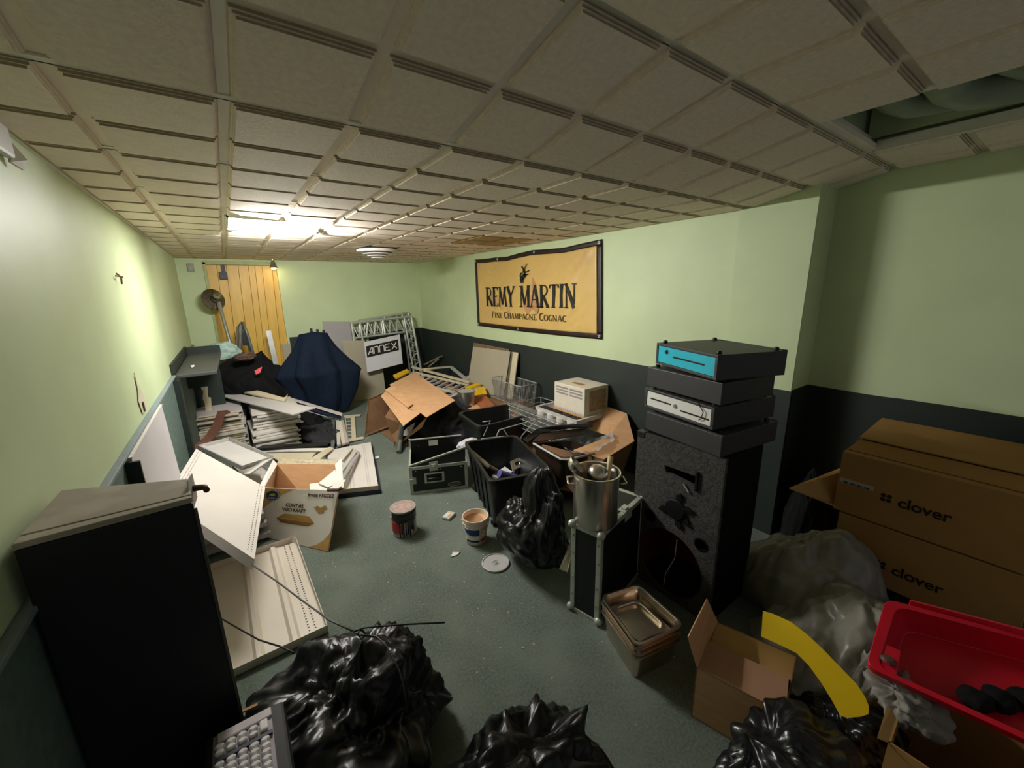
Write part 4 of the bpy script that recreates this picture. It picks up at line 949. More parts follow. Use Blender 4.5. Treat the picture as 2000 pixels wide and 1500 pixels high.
# trusses
def truss(label, A, B, C_, D, dep=.0):
    """flat ladder truss frame between four corners (A,B top; C,D bottom)"""
    T = thing('truss_frame', label, 'truss', (C_ + D) / 2)
    for a, b in ((A, B), (B, C_), (C_, D), (D, A)): G().tube([a, b], .021, 10).done('chord', alu, T)
    iw = .2
    A2, B2 = A.lerp(D, iw), B.lerp(C_, iw); A3, B3 = A.lerp(B, .13), B.lerp(A, .13); C3, D3 = C_.lerp(D, .13), D.lerp(C_, .13)
    G().tube([A2, B2], .017, 10).done('chord', alu, T); G().tube([B3, C3], .017, 10).done('chord', alu, T); G().tube([A3, D3], .017, 10).done('chord', alu, T)
    G().tube([A.lerp(B, .5), A2.lerp(B2, .5)], .02, 8).done('post', alu, T); G().tube([A.lerp(B, .47), A2.lerp(B2, .47)], .012, 8).done('post', alu, T)
    for k in range(8): 
        a = A.lerp(B, (k + (.0)) / 8); b = A2.lerp(B2, (k + .6) / 8); G().tube([a, b], .009, 6).done('lattice_rod', alu, T)
        G().tube([b, A.lerp(B, (k + 1) / 8)], .009, 6).done('lattice_rod', alu, T)
    for k in range(8):
        a = B.lerp(C_, k / 8); b = B3.lerp(C3, (k + .6) / 8); G().tube([a, b], .009, 6).done('lattice_rod', alu, T); G().tube([b, B.lerp(C_, (k + 1) / 8)], .009, 6).done('lattice_rod', alu, T)
    for k in range(5):
        a = A.lerp(D, .2 + k / 6.3); b = A3.lerp(D3, .2 + (k + .6) / 6.3); G().tube([a, b], .009, 6).done('lattice_rod', alu, T)
    return T
A, B = pt(687, 631, y=6.45), pt(803, 618, y=6.45)
truss('silver box truss frame leaning on the back wall, front one', A, B, V3((B.x + .08, 6.3, .02)), V3((A.x, 6.3, .02)))
A, B = pt(700, 627, y=6.56), pt(797, 611, y=6.56)
truss('silver truss frame showing just above the front one', A, B, V3((B.x + .04, 6.45, .02)), V3((A.x, 6.45, .02)))
G_ = None
# navy cloth draped over an upright folded parasol
def drape(name, label, c, zt, zb, prof, mt, seed, cat, folds=9, amp=.12, n=96, m_=44, tilt=(0, 0)):
    c = V3(c)
    def fn(u, v):
        a = 2 * PI * u; r = prof(v); f = 1 + amp * math.sin(a * folds + 1.2 * math.sin(3 * v + seed)) * min(1, v * 3) + .25 * noise.noise(V3((math.cos(a) * 1.3, math.sin(a) * 1.3, v * 2 + seed)))
        f += .05 * ridged(V3((math.cos(a) * 4, math.sin(a) * 4, v * 3 + seed)))
        zz = zt + (zb - zt) * v + .04 * noise.noise(V3((math.cos(a) * 2, math.sin(a) * 2, seed))) * v * 1.4
        return c + V3((math.cos(a) * r * f + tilt[0] * v, math.sin(a) * r * f * .55 + tilt[1] * v, max(.004, zz) - c.z))
    return tag(G().grid(fn, n, m_).done(name, mt, smooth=True, org=(c.x, c.y, 0)), label, cat)
bl_c = pt(615, 700, y=5.75)
drape('draped_cloth', 'navy blue cloth draped over an upright folded frame at the back wall', (bl_c.x + .02, 5.75, 0), 1.13, .06, lambda v: (.16 if v > .02 else .01) + .30 * min(1, (v * 2.0) ** 1.1) - .16 * max(0, v - .5) ** 1.0 * 1.8, clothb, 3, 'cloth', 8, .10)
for k in range(3):
    q = pt(608 + 12 * k, 646, y=5.75); tag(G().tube([q + V3((0, 0, -.6)), q + V3((0, 0, .03 - .01 * k))], .016, 10).done('frame_tip', navy), ('leftmost dark tip poking from the top of the navy cloth', 'middle dark tip poking from the top of the navy cloth', 'rightmost dark tip poking from the top of the navy cloth')[k], 'pole')
# black heap left of it
bag('refuse_sack', (.17, 5.85, .38), (.44, .30, .40), clothk, 'large black sack heaped in front of the pine panel, open at the top', 'sack', seed=2, amp=.2, fold=.14, tie=(.1, -.2, 1), ears=[((.12, -.05, .62), .8, .35), ((-.4, -.1, .3), .5, .4)])
bag('rubbish', pt(478, 698, y=5.62), (.10, .06, .05), mat('brown_fluff', (84, 66, 58), rough=.95, var=.5, scale=40, bump=.7), 'brown rubbish in the mouth of the large black sack', 'rubbish', seed=3, sub=5, fold=.4)
q = [pt(497, 724, y=5.50), pt(512, 716, y=5.50), pt(509, 727, y=5.48), pt(500, 732, y=5.48)]
tag(G().slab(q, .006, (0, -1, .3)).done('red_tag', mat('coral_tag', (222, 84, 84), rough=.6)), 'coral red scrap on the side of the large black sack', 'scrap')
bag('plastic_bag', pt(437, 688, y=6.1), (.17, .1, .13), mat('mint_bag', (176, 204, 196), rough=.5), 'pale mint plastic bag tucked behind the black sack', seed=12, sub=5, fold=.2)
# upturned stanchion with round base
st = thing('stanchion_post', 'chrome stanchion post leaning upside down against the doorway', 'stanchion', V3((pt(470, 700, y=6.1).x, 6.1, .1)))
A = pt(427, 590, y=6.35); B = V3((pt(466, 700, y=5.9).x, 5.9, .35)); ax = (A - B).normalized()
G().tube([B, A], .021, 14).done('pole', mat('satin_steel', (170, 172, 166), rough=.35, metal=.7), st, smooth='auto')
nb = (V3((-.5, -.75, .45))).normalized()
G().lathe([(.001, .05), (.045, .045), (.05, .02), (.13, .008), (.135, 0), (.128, -.004), (.001, -.004)], pt(417, 585, y=6.37), 28, (.45, -.8, .2)).done('base_disc', mat('aged_chrome', (120, 112, 100), rough=.3, metal=.9, var=.3, scale=20), st, smooth='auto')
G().lathe([(.001, .03), (.035, .02), (.04, 0), (.001, 0)], pt(423, 579, y=6.28), 20, (.45, -.8, .2)).done('base_knob', chrome, st, smooth='auto')
# chair legs and bars
cs = mat('grey_tube', (128, 130, 128), rough=.4, metal=.5)
T = thing('folded_chair', 'folded grey metal chair frame standing behind the black sack', 'chair', V3((pt(475, 700, y=6.2).x, 6.2, 0)))
for k, off in enumerate((0, .07)):
    P = [V3((pt(468, 700, y=6.2).x + off, 6.2 - off, 0)), pt(462 + k * 6, 690, y=6.2 - off), pt(464 + k * 7, 640, y=6.2 - off), pt(470 + k * 4, 629, y=6.2 - off), pt(480 + k * 3, 652, y=6.2 - off), pt(486 + k * 4, 675, y=6.2 - off)]
    P.append(V3((P[-1].x + .1, 6.2 - off, 0))); G().tube(P, .017, 10).done('side_frame', cs, T, smooth=True)
G().slab([pt(470, 640, y=6.13), pt(478, 652, y=6.13), pt(486, 675, y=6.13), pt(474, 675, y=6.13)], .02, (0, -1, 0)).done('seat_panel', blk, T)
tag(G().bar(pt(524, 646, y=6.35), V3((pt(536, 700, y=6.2).x + .04, 6.15, 0)), .06, .03, (0, 1, 0)).done('metal_channel', cs), 'narrow grey metal channel standing on the pine panel', 'channel')
# wall shelf, black
sA, sB = pt(330, 738, 1.0), pt(425, 683, 1.0)
sh = thing('wall_shelf', 'dark grey shelf with an upstand fixed to the left wall', 'shelf', (XL, 4.85, .9))
SY, SE, SXR = 4.12, 5.55, -.125
G().slab([(XL, SY, 1.0), (SXR - .02, SY + .02, 1.0), (SXR, SE, 1.0), (XL, SE, 1.0)], .03, (0, 0, 1)).done('top', mat('shelf_laminate', (74, 76, 76), rough=.45, var=.12, scale=5), sh, bevel=.006)
G().box((XL, SY, 1.0), (XL + .018, SE, 1.085)).done('upstand', wains, sh); G().box((XL, SE - .02, 1.0), (SXR, SE, 1.075)).done('upstand', wains, sh)
G().box((XL, SE - .05, 0), (SXR - .04, SE, .97)).done('end_panel', wains, sh)
G().box((XL, 5.0, .72), (SXR - .06, 5.03, .97)).done('bracket', wains, sh)
tag(G().slab(Q([(372, 714, 1.006), (380, 713, 1.006), (379, 717, 1.006), (374, 718, 1.006)]), .003).done('paper_scrap', paper), 'tiny white scrap lying on the dark wall shelf', 'scrap')
tag(G().box((XL + .012, 4.0, 0), (XL + .05, 4.12, .97)).done('wall_upright', wains), 'dark green upright board under the front of the wall shelf', 'board')
# ================================================================== LEFT: tall black cabinet
zt_c = 1.145
A, B = pt(13, 1066, zt_c), pt(374, 971, zt_c); C2, D2 = pt(367, 935, zt_c), pt(110, 959, zt_c)
A.x = max(A.x, XL + .02); D2.x = max(D2.x, XL + .028)
cbn = thing('speaker_column', 'tall black speaker column with a dusty grey top, nearest on the left', 'speaker', ((A.x + B.x) / 2, (A.y + D2.y) / 2, 0))
z0 = V3((0, 0, zt_c - .018))
G().slab([A - V3((0, 0, .016)), B - V3((0, 0, .016)), C2 - V3((0, 0, .016)), D2 - V3((0, 0, .016))], zt_c - .018, (0, 0, 1)).done('body', dblk, cbn, bevel=.003)
def inset(p, q, t): return p.lerp(q, t)
fl = .14
G().slab([inset(A, D2, fl), inset(B, C2, fl), C2, D2], .014, (0, 0, 1)).done('top_panel', dustt, cbn, bevel=.002)
G().slab([A - V3((0, 0, .001)), B - V3((0, 0, .001)), inset(B, C2, fl - .012) - V3((0, 0, .001)), inset(A, D2, fl - .012) - V3((0, 0, .001))], .014, (0, 0, 1)).done('front_lip', dustt, cbn, bevel=.002)
q = B.lerp(C2, .5)
G().slab([q + V3((.0, .0, .02)), q + V3((.006, .05, .018)), q + V3((.006, .05, -.05)), q + V3((0, -.05, -.05)), q + V3((0, -.05, -.02))], .003, (1, 0, 0)).done('bracket', whiteg, cbn)
G().tube([q + V3((.004, .02, -.012)), q + V3((.03, .0, -.008)), q + V3((.034, -.02, -.010))], [.009, .007, .007], 10).done('bolt', rust, cbn, smooth=True)
G().bar(B + V3((.003, -.001, -.03)), V3((B.x + .003, B.y - .001, .02)), .006, .004, (0, 1, 0)).done('edge_strip', mat('edge_grey', (74, 72, 62), rough=.5), cbn)

# register keypad on a box, very near the camera
RX0, RX1, RY0, RY1, RZ = -.19, -.062, .80, 1.095, .53
kb = thing('storage_box', 'dark box under the register at the foot of the speaker column', 'box', (-.1, .98, 0))
G().box((-.205, .74, 0), (-.05, 1.125, .40)).done('body', dblk, kb, bevel=.003)
rg = thing('cash_register', 'black register with white oval keys at the bottom edge of the picture', 'register', (-.12, .95, .402))
G().box((RX0 - .02, RY0, .402), (RX1 + .03, RY1, RZ - .008)).done('body', dblk, rg, bevel=.008)
G().box((RX0, RY0 + .005, RZ - .008), (RX1 + .0, RY1 - .01, RZ - .004)).done('key_bed', keyb, rg, bevel=.002)
G().box((RX0 + .01, RY1 - .038, RZ - .004), (RX1, RY1 - .012, RZ + .002)).done('top_bar', mat('bar_lilac', (196, 184, 190), rough=.4), rg, bevel=.002)
kx, ky = .0235, .0168; k0x, k0y = RX1 - .010, RY1 - .052
for r in range(12):
    yy = k0y - r * ky - (.014 if r >= 2 else 0)
    if yy < RY0 + .01: break
    for c in range(5):
        if c == 0 and r == 0:
            G().box((k0x - .018, k0y - ky - .006, RZ - .003), (k0x, k0y + .007, RZ + .008)).done('key', keym, rg, bevel=.003); continue
        if c == 0 and r == 1: continue
        xx = k0x - .009 - c * kx
        L0 = [V3((xx + .0098 * math.cos(t), yy + .0068 * math.sin(t), RZ - .003)) for t in [2 * PI * i / 16 for i in range(16)]]
        ce = V3((xx, yy, 0))
        L1 = [V3((p.x, p.y, RZ + .005)) for p in L0]; L2 = [V3((ce.x + (p.x - ce.x) * .7, ce.y + (p.y - ce.y) * .7, RZ + .0075)) for p in L0]
        G().loft([L0, L1, L2]).done('key', keym, rg, smooth='auto')
G().box((RX0 + .005, k0y - ky - .022, RZ - .003), (RX1 - .002, k0y - ky - .012, RZ + .003)).done('divider', navy, rg)
tag(G().bar(pt(468, 1392, .44), pt(503, 1376, .44), .008, .004).done('carton_edge', cardy), 'bright torn carton edge just above the register keys', 'cardboard')

# ================================================================== BLACK BAGS in the foreground
bag('refuse_sack', (.14, 1.21, .12), (.36, .29, .255), bagm, 'large tied black bin bag beside the speaker column', seed=4, amp=.10, fold=.30, tie=(.3, .45, .85), ears=[(pt(708, 1242, .43) - V3((.14, 1.21, .12)), .85, .16)], fdir=7)
bag('refuse_sack', (.43, .64, .13), (.32, .25, .24), bagm, 'black bin bag with peaked corners at the bottom middle of the picture', seed=11, amp=.08, fold=.28, tie=(.2, .2, .9), ears=[(pt(1168, 1340, .40) - V3((.43, .64, .13)), .6, .12), (pt(985, 1352, .42) - V3((.43, .64, .13)), .6, .2)], fdir=4.5, crk=.02)
T = thing('cable_tie', 'black cord tied round the neck of the large bin bag', 'cord', pt(712, 1240, .43))
G().tube([pt(690, 1234, .44), pt(712, 1226, .45), pt(735, 1224, .44), pt(800, 1219, .43), pt(869, 1216, .42)], .003).done('long_end', blk, T, smooth=True)
G().tube([pt(705, 1240, .445), pt(735, 1243, .45), pt(755, 1262, .45), pt(780, 1310, .43), pt(790, 1350, .41), pt(795, 1395, .37)], .0032).done('hanging_end', blk, T, smooth=True)
G().tube([pt(698, 1238, .43), pt(706, 1230, .445), pt(716, 1240, .43), pt(706, 1248, .43)], .004, 8, True).done('knot', blk, T, smooth=True)
tag(G().tube([pt(492, 1103, .36), pt(540, 1135, .36), pt(600, 1180, .38), pt(645, 1212, .41), pt(688, 1232, .43)], .0036).done('grey_cable', mat('cable_grey', (100, 98, 100), rough=.4), smooth=True), 'grey cable from the perforated shelf corner to the bin bag', 'cable')
tag(G().tube([pt(432, 1208, .12), pt(470, 1230, .12), pt(506, 1250, .16), pt(545, 1262, .24), pt(575, 1275, .3)], .0035).done('dark_cable', blk, smooth=True), 'dark cable lying over the ribbed tray by the speaker column', 'cable')

# bag between the tote and the flight case
bag('refuse_sack', (1.275, 1.66, .20), (.16, .26, .20), bagm, 'black bin bag slumped left of the upright flight case', seed=21, amp=.14, fold=.2, tie=(.2, .2, 1), fdir=4)
bag('refuse_sack', (1.30, 1.56, .30), (.10, .17, .30), bagm, 'tall black bag standing up between the tote and the steel pot', seed=17, amp=.14, fold=.24, tie=(.1, .1, 1), ears=[((.03, .06, .36), .7, .3)], fdir=4)
tag(G().slab([pt(1092, 1112, .22), pt(1118, 1048, .30), pt(1122, 1062, .29), pt(1108, 1118, .20)], .006).done('board_scrap', beigeb), 'beige board sliver between the standing bag and the flight case', 'board')
tag(G().box(V3((1.335, 2.00, 0)) + V3((.05, -.09, 0)), V3((1.335, 2.00, 0)) + V3((.09, -.05, .03))).done('orange_scrap', orange, bevel=.006), 'small orange scrap on the floor under the tote corner', 'scrap')

# ================================================================== SMALL THINGS on the open floor
c = V3((.775, 2.39, 0)); c = (pt(770, 1040, 0) + pt(816, 1040, 0)) / 2 + V3((-.0, .02, 0)); R_ = .083; Hh = .19
pc_ = thing('paint_can', 'paint can with black drips down its side and a dried lid', 'paint can', c)
G().lathe([(R_ - .002, 0), (R_, .004), (R_, .02)], c, 40).done('base_rim', alu, pc_, smooth='auto')
G().lathe([(R_ - .001, .02), (R_ - .001, Hh - .012), (R_ + .003, Hh - .008), (R_ + .003, Hh), (R_ - .008, Hh), (R_ - .01, Hh - .004)], c, 48).done('body', mat('can_label_grey', (168, 160, 156), rough=.5), pc_, smooth='auto')
G().lathe([(.001, Hh), (R_ - .01, Hh), (R_ - .012, Hh - .003)], c, 40).done('lid', mat('crusted_lid', (176, 150, 142), rough=.8, var=.25, scale=30, bump=.5), pc_)
def wrap(c, r, a0, a1, z0, z1, m_, T, name, fn=None, n=16):
    """a label patch bent round a can; angles in degrees, 0 = towards +x"""
    def f(u, v):
        a = math.radians(a0 + (a1 - a0) * u); zb = z0(u) if callable(z0) else z0; zt = z1(u) if callable(z1) else z1
        return V3(c) + V3((math.cos(a) * r, math.sin(a) * r, zb + (zt - zb) * v))
    return G().grid(f, n, 4, .0008).done(name, m_, T, smooth=True)
can_dir = math.degrees(math.atan2(-c.y, -c.x))
wrap(c, R_ + .0012, can_dir - 75, can_dir - 10, .03, lambda u: .10 + .02 * math.sin(4 * u), redl, pc_, 'red_label')
dk = mat('wet_black_paint', (12, 13, 18), rough=.25)
wrap(c, R_ + .0022, can_dir - 60, can_dir + 110, lambda u: .115 + .02 * noise.noise(V3((u * 7, 0, 0))), Hh - .012, dk, pc_, 'black_spill', n=40)
for a, zb, wdt in [(-22, .004, 2.4), (-12, .03, 1.6), (-6, .0, 2.8), (6, .01, 2), (16, .02, 3), (24, .0, 2.4), (34, .05, 5), (46, .03, 3)]:
    wrap(c, R_ + .0026, can_dir + a - wdt, can_dir + a + wdt, zb, .13, dk, pc_, 'paint_drip', n=4)
ea = math.radians(can_dir - 80); G().lathe([(.012, 0), (.010, .006), (.002, .008)], c + V3((math.cos(ea) * R_, math.sin(ea) * R_, .13)), 12, (math.cos(ea), math.sin(ea), 0)).done('ear', alu, pc_)

c = (pt(911, 1050, 0) + pt(957, 1050, 0)) / 2 + V3((0, .015, 0)); c = V3((1.13, 2.065, 0)); R1, R2, Hb = .066, .082, .185
bk = thing('plaster_bucket', 'small white bucket with blue label and dried plaster inside', 'bucket', c)
G().lathe([(R1 - .004, 0), (R1, .004), (R2, Hb - .02), (R2 + .005, Hb - .018), (R2 + .005, Hb), (R2 - .002, Hb), (R2 - .005, Hb - .02), (R1 - .004, .03), (.001, .03)], c, 48).done('body', mat('bucket_plastic', (226, 208, 190), rough=.45), bk, smooth='auto')
for z in (.145, .157): G().lathe([(R2 - .003, z), (R2 + .003, z + .002), (R2 + .003, z + .005), (R2 - .003, z + .007)], c, 48, cap=False).done('ring', mat('bucket_plastic', (0, 0, 0)), bk, smooth='auto')
G().lathe([(R1, .032), (R2 - .006, Hb - .03), (R2 - .010, Hb - .03), (R1 - .004, .05), (.001, .045)], c, 40, cap=False).done('plaster_lining', plaster, bk, smooth=True)
bd = math.degrees(math.atan2(-c.y, -c.x))
def wrapc(a0, a1, z0, z1, m_, nm, e=.0015):
    def f(u, v):
        a = math.radians(a0 + (a1 - a0) * u); z = z0 + (z1 - z0) * v; r = R1 + (R2 - R1) * (z - .004) / (Hb - .024) + e
        return c + V3((math.cos(a) * r, math.sin(a) * r, z))
    return G().grid(f, 16, 6, .0008).done(nm, m_, bk, smooth=True)
wrapc(bd - 62, bd + 18, .015, .135, paper, 'label'); wrapc(bd - 60, bd + 16, .08, .125, blue, 'blue_band', .0028); wrapc(bd - 58, bd + 16, .03, .045, mat('label_dark', (40, 22, 40)), 'dark_band', .0028)
wrapc(bd + 20, bd + 70, .05, .135, mat('label_beige', (206, 176, 156), rough=.7, var=.4, scale=60), 'print_panel'); wrapc(bd + 22, bd + 68, .03, .05, redl, 'red_print', .0026)
sd = V3((.84, -.54, 0)); e1, e2 = c - sd * (R2 + .003) + V3((0, 0, Hb - .03)), c + sd * (R2 + .003) + V3((0, 0, Hb - .03))
fwd = V3((-.54, -.84, 0)); G().tube([e1] + [c - sd * (R2 + .006) * math.cos(t) + fwd * (R2 + .014) * math.sin(t) + V3((0, 0, Hb - .03 - .07 * math.sin(t))) for t in [PI * i / 12 for i in range(1, 12)]] + [e2], .0034, 6).done('bail_handle', zinc, bk, smooth=True)
for e in (e1, e2): G().lathe([(.012, -.004), (.012, .006), (.002, .008)], e, 12, (e - c - V3((0, 0, Hb - .03))).normalized()).done('ear', white, bk)
c = (pt(940, 1102, 0) + pt(997, 1100, 0)) / 2; c = pt(968, 1101, 0); 
ldd = thing('bucket_lid', 'round grey plastic lid lying flat on the carpet', 'lid', c)
G().lathe([(.078, 0), (.084, .003), (.084, .011), (.078, .013), (.075, .008), (.022, .007), (.022, .009), (.018, .009), (.017, .006), (.001, .006)], c, 48).done('disc', lidm, ldd, smooth='auto')
G().box(c + V3((-.01, -.01, .006)), c + V3((.01, .008, .010))).done('logo_block', mat('lid_mark', (150, 150, 154), rough=.5), ldd, bevel=.002)
q = pt(877, 1010, 0); F = frame(q, .55); T = thing('plastic_packet', 'small clear packet with an orange and white label on the carpet', 'packet', q)
lb(G(), F, (-.045, -.032, .001), (.045, .032, .022)).done('tray', mat('packet_clear', (206, 204, 200), rough=.25), T, bevel=.005); lb(G(), F, (-.042, -.024, .022), (.014, .024, .0235)).done('label', paper, T); lb(G(), F, (-.03, -.020, .0235), (.008, -.004, .0242)).done('orange_stripe', orange, T)
tag(G().slab(Q([(881, 1088, .004), (885, 1076, .004), (899, 1077, .004), (893, 1084, .004)]), .002).done('paper_tag', paper), 'small torn white paper tag with a pink edge on the carpet', 'paper')
tag(G().slab(Q([(882, 1077.5, .006), (885, 1075.5, .006), (899, 1076.5, .006), (898, 1078.5, .006)]), .001).done('pink_strip', mat('pink', (220, 90, 110))), 'pink strip on the edge of the torn paper tag', 'paper')
tag(G().slab(Q([(731, 893, .006), (740, 891, .006), (741, 895, .006), (733, 897, .006)]), .005).done('chip', paper), 'white plastic chip on the carpet beside the flat cabinet panel', 'chip')
rr = random.Random(5); g = G()
for k in range(260):
    x, y = rr.uniform(.2, 1.9), rr.uniform(.7, 4.2)
    if rr.random() < .6: x, y = rr.gauss(.9, .25), rr.gauss(1.9, .45)
    if x < .1: continue
    a = rr.uniform(0, PI); s_ = rr.choice([.0016, .0022, .003, .0045]); l_ = s_ * rr.uniform(1, 2.2)
    d_ = V3((math.cos(a), math.sin(a), 0)); n_ = V3((-d_.y, d_.x, 0)); o_ = V3((x, y, .001))
    g.obox(o_, d_ * l_, n_ * s_, (0, 0, .002))
tag(g.done('carpet_debris', mat('debris', (196, 190, 168), rough=.8), kind='stuff'), 'scattered pale crumbs and chips on the green carpet', 'debris')

# ================================================================== VIGO CARTON
a, b = pt(508, 1052, 0), pt(640, 1078, 0)
topl, topr, bl_, br_ = (514, 953), (661, 957), (541, 905), (654, 907)
v = b - a; Lf = v.length; v.normalize()
A0 = pt(507, 1051, 0)
# front bottom edge hits the floor; height chosen from the left upright
vb = thing('carton', 'open white and kraft printed food-box carton with torn flaps', 'carton', (.2, 2.85, 0))
HB = .34
fl_, fr_ = V3((.005, 2.86, 0)), V3((.315, 2.53, 0))
fl_, fr_ = pt(502, 1046, 0), pt(641, 1078, 0)
TL_, TR_ = pt(514, 953, HB), pt(662, 958, HB)
v = (TR_ - TL_).normalized(); n_ = V3((-v.y, v.x, 0)); Dp = .33
BL2, BR2 = pt(541, 905, HB), pt(655, 907, HB)
fb = [V3((p.x, p.y, .004)) for p in (fl_, fr_)]; v0 = fb[1] - fb[0]
bb_ = [fb[0] + (BL2 - TL_) * .95, fb[1] + (BR2 - TR_) * .95 - V3((.03, 0, 0))]
up_ = (TL_ - fb[0]); 
vg = mat('printed_carton', (232, 228, 220), rough=.7, var=.03)
fn_ = (fb[1] - fb[0]).cross(TL_ - fb[0]).normalized()
G().grid(lambda u, v: (fb[0].lerp(fb[1], u)).lerp(TL_.lerp(TR_, u), v), 16, 16, .005).done('front', vg, vb)
G().slab([fb[1], bb_[1], BR2, TR_], .005).done('side', card, vb); G().slab([fb[0], TL_, BL2, bb_[0]], .005).done('side', mat('carton_white', (206, 200, 190), rough=.7), vb); G().slab([bb_[0], BL2, BR2, bb_[1]], .005).done('back', card, vb)
G().slab([fb[0], bb_[0], bb_[1], fb[1]], .004, (0, 0, 1)).done('bottom', card, vb)
G().slab([TR_, BR2, BR2 + V3((.05, .0, .03)), TR_ + V3((.03, -.02, .02))], .004).done('torn_flap', paper, vb)
G().slab([TL_.lerp(TR_, .62), TR_, TR_ + n_ * .10 + V3((.0, 0, .03)), TL_.lerp(TR_, .55) + n_ * .06 + V3((0, 0, .01)), ], .004, (0, 0, 1)).done('torn_flap', paper, vb)
G().slab([TL_, BL2, BL2 + V3((-.02, .02, .03)), TL_ + V3((-.025, 0, .01))], .004).done('torn_flap', paper, vb)
G().slab([BL2, BR2, BR2 + n_ * .05 + V3((0, 0, .02)), BL2 + n_ * .03 + V3((0, 0, .03))], .004, (0, 0, 1)).done('back_flap', mat('torn_fibre', (186, 174, 150), rough=.9, var=.2, scale=40), vb)
Wf = (TR_ - TL_).length; Wb = (fb[1] - fb[0]).length; Hf = (TL_ - fb[0]).length
def vf(x, y, off=.0018): # 0..1 on the printed face, y up
    lo = fb[0].lerp(fb[1], x); hi = TL_.lerp(TR_, x); return lo.lerp(hi, y) + fn_ * off
def fpoly(P, m_, nm, off=.0018, t=.0008): return G().slab([vf(x, y, off) for x, y in P], t, fn_).done(nm, m_, vb)
tanp = mat('tan_print', (196, 152, 88), rough=.7)
fpoly([(0, 1), (.44, 1), (.36, .95), (.24, .85), (.12, .7), (.04, .58), (0, .5)], tanp, 'printed_corner')
fpoly([(1, 0), (1, .36), (.97, .26), (.92, .16), (.84, .07), (.74, 0)], tanp, 'printed_corner')
fpoly(circ(.14, .86, .105, 28, .115), mat('logo_navy', (44, 58, 84)), 'round_logo', .0028)
fpoly(circ(.14, .86, .097, 28, .106), mat('logo_ring', (206, 206, 196)), 'round_logo', .0034); fpoly(circ(.14, .86, .088, 28, .096), mat('logo_navy', (44, 58, 84)), 'round_logo', .004)
fpoly([(.10, .86), (.12, .89), (.16, .9), (.185, .87), (.15, .85)], mat('logo_yellow', (190, 196, 40)), 'logo_leaf', .0046)
fpoly([(.095, .82), (.185, .82), (.18, .79), (.10, .79)], mat('logo_pale', (160, 170, 180)), 'logo_word', .0046)
uxf = (fb[1] - fb[0]).normalized(); uyf = fn_.cross(uxf).normalized()
pm = mat('print_brown', (84, 56, 40), rough=.7)
tvf = lambda x0, y0: (lambda x, y, z: vf(x0 + x / Wf, y0 + y / Hf, .002 + z)); text('CONT #2', .03, 0, uxf, uyf, pm, vb, bold=.0008, fn=tvf(.46, .69)); text('VIGO KRAFT', .03, 0, uxf, uyf, pm, vb, bold=.0008, fn=tvf(.46, .60)); text('Item#: FTGCK2', .028, 0, uxf, uyf, pm, vb, bold=.0008, fn=tvf(.78, .9))

kb_ = mat('print_box_tan', (170, 132, 74)); kd_ = mat('print_box_dark', (132, 98, 50))
fpoly([(.24, .42), (.34, .52), (.68, .52), (.76, .41)], kb_, 'box_picture'); fpoly([(.24, .42), (.76, .41), (.68, .345), (.32, .34)], kd_, 'box_picture')
for P in ([(.72, .68), (.76, .72), (.80, .69), (.76, .66)], [(.80, .69), (.86, .74), (.9, .68), (.84, .64)], [(.74, .66), (.82, .7), (.86, .62), (.80, .58)]): fpoly(P, kb_, 'box_picture')

# ================================================================== WHITE SHELVING PILE (left)
def tray(name, label, P0, U, V_, N, L, W_, h=.03, mt=white, ribs=(), perf=False, cat='shelf panel', open_up=False, group=None):
    """sheet-metal shelf: deck with turned-down rims; P0 corner, U length, V width, N deck normal"""
    U, V_, N = V3(U).normalized(), V3(V_).normalized(), V3(N).normalized()
    T = thing(name, label, cat, P0 + U * L / 2 + V_ * W_ / 2, group)
    s = 1 if open_up else -1
    G().obox(P0, U * L, V_ * W_, N * .002).done('deck', mt, T)
    for o, e in ((P0, U * L + V_ * .0025), (P0 + V_ * (W_ - .0025), U * L + V_ * .0025)):
        G().obox(o, U * L, V_ * .0025, N * h * s).done('rim', mt, T)
    for o in (P0, P0 + U * (L - .0025)): G().obox(o, U * .0025, V_ * W_, N * h * s).done('rim', mt, T)
    for r in ribs:
        q = P0 + V_ * W_ * r; G().slab([q - V_ * .022 + N * .002, q - V_ * .012 + N * h * .6, q + V_ * .012 + N * h * .6, q + V_ * .022 + N * .002], L, -U).done('rib', mt, T) if False else G().add([q - V_ * .024 + N * .002, q - V_ * .010 + N * .02, q + V_ * .010 + N * .02, q + V_ * .024 + N * .002] + [p + U * L for p in (q - V_ * .024 + N * .002, q - V_ * .010 + N * .02, q + V_ * .010 + N * .02, q + V_ * .024 + N * .002)], [(0, 1, 5, 4), (1, 2, 6, 5), (2, 3, 7, 6), (0, 3, 2, 1), (4, 5, 6, 7), (0, 4, 7, 3)]).done('rib', mt, T)
    if perf:
        g = G()
        for r in perf:
            k = int(L / .023)
            for i in range(k):
                q = P0 + U * (.02 + i * (L - .04) / k) + V_ * W_ * r + N * .0022
                g.add([q - U * .004 - V_ * .0035, q + U * .004 - V_ * .0035, q + U * .004 + V_ * .0035, q - U * .004 + V_ * .0035] + [p + N * .0006 for p in (q - U * .004 - V_ * .0035, q + U * .004 - V_ * .0035, q + U * .004 + V_ * .0035, q - U * .004 + V_ * .0035)], [(4, 5, 6, 7), (3, 2, 1, 0), (0, 1, 5, 4), (1, 2, 6, 5), (2, 3, 7, 6), (3, 0, 4, 7)])
        g.done('perforations', mat('perf_hole', (84, 76, 70), rough=.9), T, kind='stuff')
    return T
